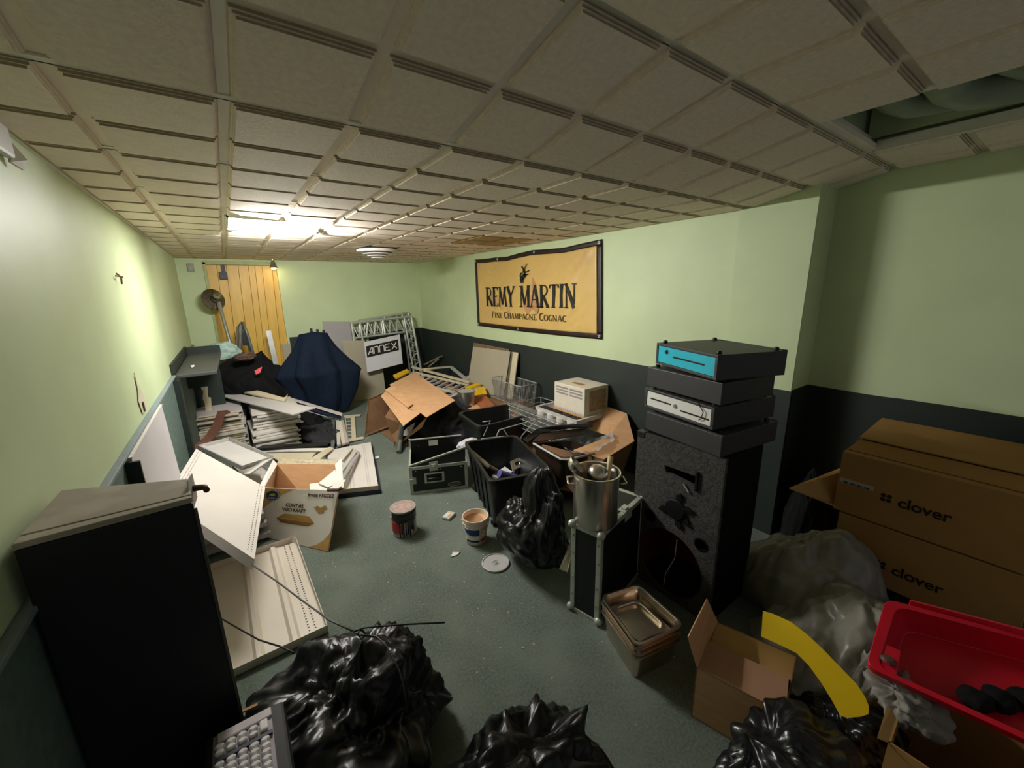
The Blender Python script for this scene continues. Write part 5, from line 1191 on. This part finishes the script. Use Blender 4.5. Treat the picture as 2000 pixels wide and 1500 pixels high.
# big perforated shelf, tilted towards the camera
A, B, C2 = pt(383, 877, .52), pt(518, 952, .36), pt(497, 1093, .36)
V_ = (A - B).normalized(); U_ = (C2 - B).normalized(); N_ = U_.cross(V_).normalized(); N_ = N_ if N_.z > 0 else -N_
Wp = (A - B).length; Lp = (C2 - B).length
tray('perforated_shelf', 'big white shelf panel with rows of small holes tilted over the pile', B, U_, V_, N_, Lp, Wp, .055, white, (), (.04, .075, .915, .95))
# ribbed tray on the floor below
A, B, C2 = pt(575, 1047, .055), pt(641, 1222, .035), pt(430, 1068, .055)
B0, B1, B2_ = pt(577, 1047, .04), pt(640, 1222, .04), pt(430, 1066, .04)
U_ = (B1 - B0).normalized(); V_ = V3((-U_.y, U_.x, 0)); V_ = V_ if V_.x < 0 else -V_
tray('ribbed_shelf', 'white ribbed shelf panel lying upturned on the carpet by the bin bag', B0 - V3((0, 0, .036)), U_, V_, (0, 0, 1), (B1 - B0).length, .46, .04, mat('warm_white_enamel', (218, 208, 192), rough=.4, var=.04, scale=3), (.30, .62), (.10, .16), open_up=True)
# grey-lined shelf behind the big one
A, B, C2 = pt(448, 862, .42), pt(534, 898, .40), pt(410, 884, .42)
def quadtray(label, pa, pb, pc, h=.03, mt=white, ribs=(), up=True, name='shelf_panel'):
    """pa-pb long edge (far), pc the corner below pa"""
    A, B, C_ = [pt(*p) for p in (pa, pb, pc)]
    U_ = (B - A); L_ = U_.length; U_.normalize(); V_ = (C_ - A); V_ -= U_ * V_.dot(U_); W_ = V_.length; V_.normalize(); N_ = U_.cross(V_); N_ = N_ if N_.z > 0 else -N_
    return tray(name, label, A, U_, V_, N_, L_, W_, h, mt, ribs, (), open_up=up)
quadtray('grey-lined shelf tray slanting down behind the perforated shelf', (448, 861, .40), (535, 898, .36), (405, 886, .40), .035, whiteg, (.85,))
quadtray('narrow white strip crossing in front of the grey-lined tray', (535, 895, .38), (488, 928, .37), (528, 892, .38), .01, whiteg)
tag(G().slab(Q([(336, 902, .30), (354, 901, .30), (352, 940, .22), (332, 940, .22)]), .03).done('white_block', lilac), 'short white panel end beside the wall board', 'panel')
quadtray('white shelf under the perforated one, seen past its torn side', (500, 900, .16), (540, 935, .16), (470, 930, .16), .03, mat('scuffed_white', (176, 168, 160), rough=.6, var=.2, scale=20))
# under-pile: pieces carrying the tilted shelf
for k, (z, dx, dy, r) in enumerate([(.02, 0, 0, .05), (.055, .02, -.03, -.04), (.09, -.02, .03, .03), (.125, .01, .0, -.06), (.16, 0, .04, .02), (.195, .0, -.02, -.03)]):
    F = frame((-.40 + dx, 2.95 + dy, 0), r)
    tray('shelf_panel', 'white shelf panel, ' + ('lowest', 'second lowest', 'third lowest', 'fourth lowest', 'second highest', 'highest')[k] + ' in the low pile under the perforated shelf', F[0] + V3((0, 0, z)), F[1], F[2], (0, 0, 1), .40, .80, .03, whiteg, group='shelf panels under the perforated shelf')
# two leaning stacks of shelf panels
labs = ['white shelf panel in the left-hand stack by the wall shelf', 'white shelf panel in the right-hand stack with notched ends']
ST = ([], [])
def stack(k, x0, y0, L_, W_, n, z0, dz, jit, seed):
    r_ = random.Random(seed); proto = None
    for i in range(n):
        z = z0 + i * dz
        ang = r_.uniform(-jit, jit); dx, dy = r_.uniform(-.03, .03), r_.uniform(-.03, .03)
        if proto is None:
            T = thing('shelf_panel', labs[k], 'shelf panel', (x0, y0, z), ('shelf panels in the left stack', 'shelf panels in the right stack')[k])
            G().box((x0, y0, z + .018), (x0 + L_, y0 + W_, z + .020)).done('deck', [whiteg, white][k], T)
            G().box((x0, y0, z), (x0 + L_, y0 + .003, z + .018)).done('front_rim', [cream, white][k], T)
            G().box((x0 + L_ - .003, y0, z + .004), (x0 + L_, y0 + W_, z + .018)).done('end_rim', [whiteg, white][k], T)
            if k:
                for q in (-.012, .0): 
                    G().lathe([(.001, 0), (.009, 0), (.009, .012), (.001, .012)], (x0 + L_ + q + .01, y0 + .002, z + .006 + q * .3), 10, (0, -1, 0)).done('lug', white, T)
            else: G().box((x0 + .02, y0 - .004, z + .002), (x0 + L_ - .05, y0, z + .006)).done('lower_lip', beigeb, T)
            proto = T
        else: T = dup(proto, (x0 + dx, y0 + dy, z), (r_.uniform(-.006, .006), r_.uniform(-.01, .01), ang))
        ST[k].append(T)
stack(0, -.41, 5.05, .40, .75, 9, .0, .024, .06, 1); stack(0, -.43, 5.1, .40, .75, 8, .215, .024, .05, 2)
stack(1, .03, 4.72, .40, .62, 8, .0, .026, .08, 3); stack(1, .07, 4.86, .43, .62, 7, .21, .027, .05, 4)
ORD = 'topmost second third fourth fifth sixth seventh eighth ninth tenth eleventh twelfth thirteenth fourteenth fifteenth sixteenth seventeenth eighteenth nineteenth'.split()
for k in (0, 1):
    for i, T in enumerate(ST[k][::-1]):
        T['label'] = (['greyish white shelf panel, ', 'white notched shelf panel, '][k] + ORD[i] + ('' if i == 0 else ' from the top') + [' of the stack beside the left wall', ' of the stack nearer the middle'][k])
# long strips thrown over the stacks
def strip3(label, quad, t, mt, name='metal_strip', cat='strip', parts=()):
    return tag(G().slab(Q(quad), t).done(name, mt, bevel=.001), label, cat)
strip3('wide cream strip lying slantwise over both shelf stacks', [(405, 768, .46), (424, 764, .47), (616, 798, .43), (571, 812, .43)], .014, whiteg)
strip3('cream channel behind the wide strip, with a torn tab', [(427, 757, .50), (446, 749, .52), (560, 781, .46), (556, 787, .45)], .02, cream)
T = thing('edge_rail', 'long white rail with a navy face running down to the right', 'rail', pt(560, 780, .30))
G().slab(Q([(460, 748, .50), (464, 747, .50), (668, 808, .14), (668, 813, .14)]), .012).done('rail_body', white, T, bevel=.001)
G().slab(Q([(461, 752, .49), (462, 758, .485), (666, 818, .12), (667, 812, .13)]), .01).done('navy_face', navy, T)
G().slab(Q([(458, 757, .48), (459, 760, .48), (640, 814, .14), (640, 811, .14)]), .01).done('lower_lip', greylam, T)
tag(G().slab(Q([(449, 750, .52), (460, 749, .53), (463, 760, .5), (452, 758, .5)]), .008).done('green_scrap', mat('green_scrap', (120, 150, 96), rough=.8, var=.3)), 'green scrap at the upper end of the long rail', 'scrap')
tag(G().slab(Q([(545, 782, .385), (556, 778, .39), (562, 770, .43), (560, 783, .37), (552, 786, .37)]), .006).done('torn_tab', cream), 'torn cream tab curling up from the wide strip', 'tab')
tag(G().slab([pt(392, 752, y=5.3), pt(395, 754, y=5.3), pt(402, 753, y=5.3), pt(405, 751, y=5.3), pt(406, 776, y=5.3), pt(412, 777, y=5.3), pt(414, 805, y=5.3), pt(402, 805, y=5.3), pt(400, 788, y=5.3), pt(396, 779, y=5.3), pt(397, 764, y=5.3), pt(393, 760, y=5.3)], .02, (0, -1, 0)).done('upright_bracket', cream), 'stepped cream bracket standing on the left shelf stack', 'bracket')
# brown strap
def ribbon(P, wd, t=.004): 
    P = [V3(p) for p in P]
    def f(u, v):
        k = u * (len(P) - 1); i = min(len(P) - 2, int(k)); q = P[i].lerp(P[i + 1], k - i); d = (P[i + 1] - P[i]).normalized(); s_ = d.cross(V3((0, -.6, .8))).normalized(); return q + s_ * (v - .5) * wd
    return G().grid(f, (len(P) - 1) * 3, 2, t)
tag(ribbon([pt(443, 809, .42), pt(434, 803, .44), pt(431, 812, .42), pt(424, 832, .40), pt(408, 856, .38), pt(390, 872, .36), pt(380, 884, .34)], .075, .006).done('leather_strap', rust), 'curved brown strap draped over the front of the shelf stacks', 'strap')
# wall board on the left
wb = thing('wall_board', 'thick pale laminate board standing along the left wall', 'board', (XL + .05, 2.65, 0))
F = (V3((XL + .016, 2.07, 0)), V3((0, 1, 0)), V3((1, 0, 0)), V3((0, 0, 1)))
G().slab([(XL + .064, 2.12, .0), (XL + .064, 3.08, .0), (XL + .036, 3.10, .985), (XL + .036, 2.12, .985)], .022, (1, 0, 0)).done('face', lilac, wb, bevel=.002)
G().box((XL + .014, 2.105, 0), (XL + .06, 2.12, .97)).done('end_cap', wains, wb)
G().slab([(XL + .014, 2.12, .988), (XL + .038, 2.12, .988), (XL + .038, 3.10, .988), (XL + .014, 3.10, .988)], .006, (0, 0, 1)).done('top_edge', white, wb)
# black cloth between
bag('black_cloth', (.70, 4.86, .03), (.20, .34, .11), clothg, 'charcoal cloth crumpled on the carpet right of the shelf stacks', 'cloth', seed=31, amp=.25, fold=.25)
bag('black_cloth', (.60, 5.25, .06), (.2, .3, .16), clothk, 'black cloth heap behind the notched shelf stack', 'cloth', seed=33, amp=.2, fold=.2)
# strips and frames on the right of the pile
strip3('black bar lying across behind the open carton', [(515, 872, .09), (640, 868, .09), (641, 873, .08), (500, 880, .09)], .02, blk)
strip3('thin white bar under the black bar', [(498, 880, .07), (640, 877, .07), (641, 883, .06), (500, 885, .06)], .015, white)
strip3('cream flat panel showing behind the open carton', [(520, 888, .05), (618, 886, .05), (600, 906, .04), (548, 904, .04)], .015, cream)
strip3('cream strip slanting up to the right behind the carton', [(606, 898, .10), (644, 874, .08), (652, 877, .08), (616, 905, .10)], .012, cream)
for k, (a, b, lab, m_) in enumerate([((651, 818), (650, 874), 'round grey tube standing left in the strip bundle', cs), ((659, 822), (662, 870), 'pale strip second from left in the strip bundle', whiteg), ((668, 822), (678, 866), 'grey strip at the right of the strip bundle', greylam), ((664, 824), (671, 868), 'bright strip in the middle of the strip bundle', cream)]):
    tag(G().bar(pt(*a, .10), pt(*b, .06), .035, .02).done('metal_strip', m_), lab, 'strip')
# little cream ladder-like frame
lf = thing('grille_frame', 'small cream metal frame with rungs lying on the carpet', 'frame', pt(688, 835, 0))
def fl(px, py): return pt(px, py, .02)
for a, b, w_ in [((672, 813), (704, 811), .06), ((678, 861), (710, 855), .06), ((690, 813), (692, 857), .04), ((674, 815), (680, 860), .012), ((686, 815), (688, 858), .012)]: G().bar(fl(*a), fl(*b), w_, .012).done('bar', cream, lf, bevel=.001)
for k in range(7): y = 816 + k * 6.8; G().bar(fl(674 + k * .8, y), fl(690 + k * .3, y - .6), .01, .008).done('rung', cream, lf)
# flat white cabinet panel
P = [pt(640, 880, .06), pt(724, 863, .06), pt(739, 951, .06), pt(640, 962, .06)]
fp = thing('cabinet_panel', 'white ribbed metal panel lying flat with a dark blue edge', 'panel', (.8, 3.6, 0))
G().slab([p - V3((0, 0, .028)) for p in [P[0], P[1] + V3((.015, 0, 0)), P[2] + V3((.015, -.015, 0)), P[3] + V3((0, -.02, 0))]], .03, (0, 0, 1)).done('blue_edge', navy, fp)
G().slab(P, .027, (0, 0, 1)).done('sheet', white, fp, bevel=.002)
for t in (.45, .52, .80, .84): G().bar(P[0].lerp(P[1], t) + V3((0, 0, .003)), P[3].lerp(P[2], t) + V3((0, 0, .003)), .006, .006).done('rib', whiteg, fp)
G().bar(P[3] + V3((0, 0, .006)), P[2] + V3((0, 0, .006)), .012, .018).done('front_rim', cream, fp)
for lab, qd, m_ in [('grey channel leaning over the torn carton corner', [(645, 940, .22), (652, 944, .22), (698, 880, .10), (694, 876, .10)], whiteg), ('thin grey channel crossing the flat white panel', [(664, 936, .18), (668, 940, .17), (704, 884, .10), (700, 881, .10)], greylam), ('white angle strip at the back of the flat panel', [(634, 925, .26), (642, 930, .26), (690, 874, .10), (684, 870, .10)], white), ('cream strip lying flat along the white panel', [(668, 900, .10), (675, 905, .10), (694, 878, .09), (688, 875, .09)], cream)]:
    tag(G().slab(Q(qd), .01).done('metal_strip', m_), lab, 'strip')
tag(G().slab(Q([(622, 945, .36), (655, 918, .33), (668, 930, .33), (660, 946, .345), (640, 953, .35)]), .006).done('torn_sheet', paper), 'torn white sheet at the right corner of the open carton', 'sheet')
tag(G().tube([pt(640, 957, .355), pt(660, 957, .35), pt(668, 953, .35)], .012, 8).done('brown_tape', rust), 'brown peeled tape on the rim of the open carton', 'tape')

# ================================================================== CARDBOARD PILE (centre back)
fc_ = thing('flattened_carton', 'large flattened brown carton lying on top of the junk pile', 'cardboard', pt(815, 780, .45))
G().slab(Q([(761, 752, .48), (810, 727, .52), (889, 783, .46), (833, 816, .40), (822, 807, .41), (795, 798, .42)]), .006).done('sheet', card, fc_)
G().slab(Q([(744, 774, .42), (763, 756, .475), (797, 800, .425), (823, 806, .41), (788, 833, .34)]), .006).done('folded_flap', card, fc_)
G().slab(Q([(752, 762, .47), (768, 753, .49), (806, 790, .45), (797, 797, .44)]), .005).done('crease_strip', mat('cardboard_light', (206, 160, 116), rough=.85), fc_)
tag(G().slab(Q([(719, 780, .42), (754, 765, .42), (768, 830, .05), (712, 852, .01)]), .008).done('cardboard_sheet', cardd), 'darker brown cardboard sheet standing at the left of the pile', 'cardboard')
tb = thing('torn_carton', 'torn open cardboard box under the flattened carton', 'carton', pt(800, 860, 0))
G().slab(Q([(752, 815, .30), (762, 798, .36), (790, 830, .22), (778, 872, .04), (765, 850, .08)]), .006).done('side', cardd, tb)
G().slab(Q([(790, 856, .10), (836, 812, .32), (824, 835, .20), (786, 863, .06)]), .006).done('side', card, tb)
G().slab(Q([(783, 850, .12), (795, 835, .2), (812, 825, .25), (800, 852, .12)]), .006).done('crumpled_lining', greylam, tb)
G().slab([V3((1.30, 4.0, .01)), V3((1.9, 4.1, .01)), V3((1.95, 4.9, .01)), V3((1.25, 4.8, .01))], .008).done('bottom', cardd, tb)
tag(G().tube([pt(779, 883, .02), pt(782, 858, .10), pt(785, 830, .28)], .026, 14).done('grey_tube', cs, smooth='auto'), 'grey metal tube standing up out of the torn carton', 'tube')
tag(G().tube([pt(770, 872, .02), pt(776, 845, .1), pt(800, 848, .06), pt(795, 870, .02)], .005).done('looped_cable', blk), 'thin black cord looped at the foot of the grey tube', 'cord')
bag('dark_tarp', (1.95, 4.05, .08), (.38, .42, .30), clothg, 'charcoal cloth heap between the cardboard and the low tub', 'cloth', seed=41, amp=.15, fold=.15)
bag('dark_tarp', (1.62, 4.35, .08), (.26, .36, .2), clothk, 'black cloth under the flattened carton', 'cloth', seed=43, amp=.15, fold=.15)
# can behind the tub
q = V3((2.13, 3.98, .30)); T = thing('steel_tin', 'shiny steel tin behind the low black tub', 'tin', q)
G().lathe([(.10, 0), (.10, .17), (.106, .175), (.106, .185), (.10, .185), (.098, .17)], q, 32).done('body', steel, T, smooth='auto')
G().lathe([(.001, .182), (.098, .182), (.098, .178)], q, 28).done('lid', alu, T)
# ladder / rail pile
def ladder(label, A, B, w_, n, mt, mt2, r=.012, name='rail_frame'):
    A, B = V3(A), V3(B); d = (B - A).normalized(); s_ = d.cross(V3((0, -.3, 1))).normalized() * w_
    T = thing(name, label, 'frame', (A + B) / 2)
    G().bar(A, B, .03, .025).done('rail', mt, T); G().bar(A + s_, B + s_, .03, .025).done('rail', mt, T)
    for i in range(n + 1):
        p = A.lerp(B, i / n); G().bar(p, p + s_, .016, .016).done('rung', mt2, T)
    return T
ladder('grey ladder frame with thin rungs slanting across the pile', pt(812, 728, .46), pt(915, 752, .38), .30, 9, cream, whiteg)
ladder('second ladder frame below, with reddish rails', pt(836, 735, .40), pt(905, 765, .34), .26, 7, mat('dull_red', (130, 84, 80), rough=.6), whiteg)
for k, (a, b, m_, lab) in enumerate([((806, 717, .50), (918, 747, .42), cream, 'long cream bar at the back of the rail pile'), ((818, 722, .50), (880, 716, .48), cream, 'short cream bar crossing at the top of the rail pile'), ((880, 716, .48), (912, 742, .42), whiteg, 'white bar bent down to the right of the rail pile'), ((830, 712, .42), (862, 696, .60), mat('weathered_wood', (132, 122, 96), rough=.8, var=.2), 'weathered wood stick poking up behind the rail pile'), ((838, 716, .42), (858, 700, .56), mat('weathered_wood', (0, 0, 0)), 'second weathered stick beside the first behind the pile'), ((890, 800, .30), (935, 776, .34), ply, 'tan flat bar under the yellow bracket'), ((860, 770, .32), (915, 745, .36), cream, 'cream bar crossing under the yellow bracket'), ((872, 780, .32), (910, 762, .34), whiteg, 'pale bar right of the flattened carton'), ((884, 788, .30), (925, 768, .33), greylam, 'grey bar just above the steel tin'), ((905, 742, .40), (922, 732, .46), whiteg, 'short white stub at the right end of the rail pile')]):
    tag(G().bar(pt(*a), pt(*b), .05, .02).done('metal_bar', m_), lab, 'bar')
T = thing('yellow_bracket', 'bright yellow folded metal bracket on the right of the pile', 'bracket', pt(932, 765, .36))
G().slab(Q([(908, 757, .42), (935, 748, .44), (940, 752, .43), (910, 764, .41)]), .01).done('flange', yelp, T); G().slab(Q([(911, 764, .41), (945, 755, .42), (951, 770, .36), (913, 776, .36)]), .008).done('plate', yelp, T); G().slab(Q([(913, 776, .36), (951, 770, .36), (948, 775, .34), (915, 779, .34)]), .01).done('lower_flange', mat('rust_yellow', (120, 76, 26), rough=.7), T)
tag(G().slab(Q([(768, 735, .46), (795, 723, .5), (800, 728, .48), (774, 742, .45)]), .02).done('yellow_scrap', yelp), 'yellow metal piece behind the flattened carton, left end', 'scrap')
tag(G().slab(Q([(925, 782, .34), (950, 775, .36), (968, 795, .30), (940, 800, .3)]), .01).done('rust_board', mat('rust_board', (166, 96, 60), rough=.8)), 'reddish brown board under the yellow bracket', 'board')
tag(G().slab(Q([(905, 785, .32), (930, 778, .33), (945, 800, .30), (905, 800, .30)]), .01).done('cardboard_sheet', card), 'tan cardboard scrap right of the steel tin', 'cardboard')
G().box((2.0, 4.3, 0), (2.62, 5.3, .26)).done('storage_crate', dblk, bevel=.005); tag(bpy.data.objects['storage_crate'], 'dark crate buried under the rail pile', 'crate')

# ================================================================== RIGHT FOREGROUND
# the two big cartons by the recess wall
CX0, CX1, CY0, CY1 = 2.42, 2.94, -.05, .575
def bigcarton(label, z0, z1, y0, y1, top=True, ly=(0, 0)):
    T = thing('moving_carton', label, 'carton', ((CX0 + CX1) / 2, (y0 + y1) / 2, z0), None)
    G().box((CX0, y0, z0), (CX1, y1, z1)).done('body', cardk, T, bevel=.004)
    if top:
        G().slab([(CX0 + .04, y0, z1 + .004), (CX0 + .10, y0 + .01, z1 + .05), (CX0 + .10, y1 - .03, z1 + .05), (CX0 + .04, y1 - .01, z1 + .004)], .004, (-1, 0, 1)).done('flap', cardk, T)
        G().slab([(CX0 + .10, y0, z1 + .062), (CX1, y0, z1 + .075), (CX1, y1 - .02, z1 + .075), (CX0 + .10, y1 - .03, z1 + .062)], .006, (0, 0, 1)).done('flap', cardk, T)
        G().box((CX0 + .1, y0 + .01, z1), (CX1, y1 - .04, z1 + .05)).done('flap_stack', cardd, T)
    c_ = pt(*ly, x=CX0 - .001); R9 = V3((0, -1, 0))
    text('clover', .068, c_ + V3((0, -.02, 0)), R9, (0, 0, 1), mat('print_dark', (40, 26, 16), rough=.8), T, bold=.0012)
    c0 = c_ + V3((0, .108, .004))
    for (a, b) in ((-.0105, .0105), (.0105, .0105), (-.0105, -.0105), (.0105, -.0105)):
        rad = .0095; G().lathe([(rad, 0), (rad, .001), (.001, .001)], c0 + V3((0, -a, b)), 18, (-1, 0, 0)).done('leaf_mark', mat('print_dark', (0, 0, 0)), T)
    G().box((CX0 - .0012, y1 - .14, (z0 + z1) / 2 - .012 + .01), (CX0, y1 - .008, (z0 + z1) / 2 + .022)).done('shipping_label', mat('label_grey', (176, 172, 160), rough=.7), T)
    g = G(); 
    for k in range(4): g.box((CX0 - .0018, y1 - .125 + k * .027, (z0 + z1) / 2 + .0), (CX0 - .0012, y1 - .105 + k * .027, (z0 + z1) / 2 + .006))
    g.done('label_print', ink, T, kind='stuff'); return T
bigcarton('big brown carton printed with a clover word mark, lower of two', .17, .475, CY0 - .03, CY1 - .03, False, (1778, 1128))
bigcarton('big brown carton printed with a clover word mark, upper of two', .482, .80, CY0, CY1, True, (1792, 993))
tag(G().slab([pt(1541, 953, .585), pt(1641, 914, .62), V3((CX0 + .2, CY1 + .004, .64)), V3((CX0 + .02, CY1 + .004, .5)), pt(1640, 992, .50)], .004, (0, .2, 1)).done('carton_flap', cardy), 'lit carton flap sticking out left of the upper big carton', 'flap')
# grey sheeting heap below
bag('grey_sheeting', (2.24, .55, .0), (.30, .30, .41), bagg, 'grey plastic sheeting heaped between the speaker and the big cartons', 'sheet', seed=51, amp=.12, fold=.16, tie=(.1, .15, 1), fdir=4)
bag('grey_sheeting', (1.96, .30, .0), (.34, .32, .34), bagg, 'lower grey sheeting spilling towards the red bin', 'sheet', seed=53, amp=.12, fold=.17, tie=(.3, .1, 1), fdir=4)
bag('dark_blanket', (2.80, .78, .0), (.16, .12, .46), clothk, 'dark cloth behind the grey sheeting in the wall recess', 'cloth', seed=55, amp=.1, fold=.08)
# stand under the cartons
tag(G().box((2.46, -.05, 0), (2.9, .45, .168)).done('support_crate', dblk), 'dark crate carrying the two big cartons', 'crate')
# small open carton
K = [V3((1.235, .60, 0)), V3((1.315, .335, 0)), V3((1.585, .40, 0)), V3((1.50, .665, 0))]; HK = .235
ok = thing('open_carton', 'small brown carton with raised flaps beside the steel pans', 'carton', (1.41, .5, 0))
Z = V3((0, 0, HK))
for a, b in ((0, 1), (1, 2), (2, 3), (3, 0)): G().slab([K[a], K[b], K[b] + Z, K[a] + Z], .004).done('side', card if a in (0,) else cardd, ok)
G().slab([k_ + V3((0, 0, .005)) for k_ in K], .004, (0, 0, 1)).done('bottom', cardd, ok)
cm = mat('cardboard_pink', (164, 124, 96), rough=.85, var=.06)
G().slab([K[3] + Z, K[0] + Z, K[0] + Z + V3((-.02, .035, .12)), K[3] + Z + V3((-.05, .03, .12))], .004).done('raised_flap', card, ok)
G().slab([K[0] + Z, K[1] + Z, K[1].lerp(K[2], .5) + Z + V3((.0, .01, .012)), K[0].lerp(K[3], .5) + Z + V3((0, 0, .012))], .004, (0, 0, 1)).done('top_flap', cm, ok)
G().slab([K[3] + Z, K[2] + Z, K[1].lerp(K[2], .62) + Z + V3((.0, .0, -.02)), K[0].lerp(K[3], .62) + Z + V3((0, 0, -.02))], .004, (0, 0, 1)).done('top_flap', cardy, ok)
# yellow curved sheet
PA, PB, PC = pt(1487, 1195, .40), pt(1697, 1402, .30), pt(1640, 1397, .26)
pnrm = (PB - PA).cross(PC - PA).normalized()
def onp(px, py):
    d_ = pt(px, py, 0) - EYE; t = (PA - EYE).dot(pnrm) / d_.dot(pnrm); return EYE + d_ * t
out = [(1490, 1193), (1510, 1199), (1545, 1215), (1575, 1238), (1605, 1266), (1640, 1302), (1672, 1335), (1690, 1362), (1697, 1380), (1696, 1395), (1680, 1400), (1655, 1402), (1641, 1398), (1625, 1368), (1605, 1335), (1580, 1300), (1555, 1275), (1520, 1258), (1487, 1243)]
tag(G().slab([onp(*p) for p in out], .004, pnrm if pnrm.dot(EYE - PA) > 0 else -pnrm).done('yellow_sheet', yellow), 'curved bright yellow plastic sheet standing behind the small carton', 'sheet')
# brown carton and the red bin over it
bc_ = thing('brown_carton', 'dark brown carton under the red bin at the lower right corner', 'carton', (1.5, -.1, 0))
KK = [V3((1.30, .10, 0)), V3((1.30, -.35, 0)), V3((1.75, -.35, 0)), V3((1.72, .12, 0))]; ZZ = V3((0, 0, .40))
for a, b in ((0, 1), (1, 2), (2, 3), (3, 0)): G().slab([KK[a], KK[b], KK[b] + ZZ, KK[a] + ZZ], .005).done('side', cardk, bc_)
G().slab([KK[3] + ZZ, KK[0] + ZZ, KK[0] + ZZ + V3((-.02, .02, .01)), KK[3] + ZZ + V3((0, .03, .01))], .004, (0, 0, 1)).done('lit_edge', cardy, bc_)
rb = thing('red_bin', 'bright red plastic bin tipped on its side at the right edge', 'bin', (1.6, -.05, .42))
rt = [pt(1700, 1302, .50), pt(1738, 1176, .60), pt(2090, 1270, .60), pt(2090, 1490, .50)]
R0, R1_, R3 = pt(1700, 1302, .50), pt(1738, 1176, .58), None
rt[2] = R1_ + (pt(2000, 1246, .58) - R1_) * 1.5; rt[3] = R0 + (pt(2000, 1440, .50) - R0) * 1.5
nb_ = (rt[1] - rt[0]).cross(rt[3] - rt[0]).normalized(); nb_ = nb_ if nb_.z < 0 else -nb_
bt_ = [p + nb_ * .085 for p in shrink(rt, .05)]
g = G(); T_ = rloop(rt, .03); Ti = rloop(shrink(rt, .018), .03); Bo = rloop(bt_, .03); Bi = rloop([p - nb_ * .004 for p in shrink(bt_, .006)], .03)
To = rloop(shrink(rt, -.012), .03)
g.loft([Bi, Ti, [p + nb_ * -.004 for p in Ti], [p + nb_ * -.004 for p in To], [p + nb_ * .022 for p in To], [p + nb_ * .022 for p in T_], Bo]); g.done('body', red, rb, smooth='auto', bevel=.0015)
G().slab([R1_.lerp(rt[2], .10) + V3((0, 0, .03)), R1_.lerp(rt[2], .95) + V3((0, 0, .03)), R1_.lerp(rt[2], .95), R1_.lerp(rt[2], .10)], .008).done('upper_lip', red, rb)
G().slab([rt[0].lerp(rt[1], .05) + nb_ * .0, rt[0].lerp(rt[1], .38), rt[0].lerp(rt[1], .38) + (rt[3] - rt[0]) * .12, rt[0].lerp(rt[3], .13)], .03, nb_ * -1).done('corner_block', red, rb, bevel=.003)
q = rt[0].lerp(rt[3], .07).lerp(rt[1].lerp(rt[2], .07), .15); tag(G().lathe([(.001, 0), (.018, .002), (.012, .01), (.001, .012)], q + V3((0, 0, .006)), 14).done('brown_scrap', rust), 'brown scrap at the near corner of the red bin', 'scrap')
cen = rt[0].lerp(rt[3], .5).lerp(rt[1].lerp(rt[2], .5), .3) + nb_ * .065
for k in range(3): bag('dark_clump', cen + V3((.05 * k - .03, -.04 * k, .012)), (.035, .035, .03), clothk, ('dark clump lying nearest in the red bin', 'dark clump in the middle of the red bin floor', 'dark clump farthest along the red bin floor')[k], 'clump', seed=60 + k, sub=4)
# bags at the lower right
bag('refuse_sack', (1.22, .23, .10), (.25, .20, .20), bagd, 'dark grey bin bag at the bottom right, in front of the small carton', seed=71, amp=.14, fold=.24, tie=(-.3, .5, .8), ears=[((-.12, .17, .2), .7, .3)], fdir=4)
bag('refuse_sack', (1.52, .20, .04), (.18, .17, .17), bagd, 'charcoal bin bag slumped under the end of the yellow sheet', seed=73, amp=.14, fold=.2, tie=(0, .3, 1), fdir=4)
bag('crumpled_paper', pt(1760, 1370, .40), (.075, .07, .065), mat('crumpled_grey', (140, 136, 128), rough=.6, bump=.3, bscale=30), 'crumpled grey plastic wrap sticking out under the red bin', 'wrap', seed=75, amp=.3, fold=.4, sub=5)
bag('grey_sheeting', (1.72, .19, .0), (.12, .10, .33), bagg, 'crumpled grey sheet hanging beside the dark brown carton', 'sheet', seed=77, amp=.2, fold=.3, fdir=5)
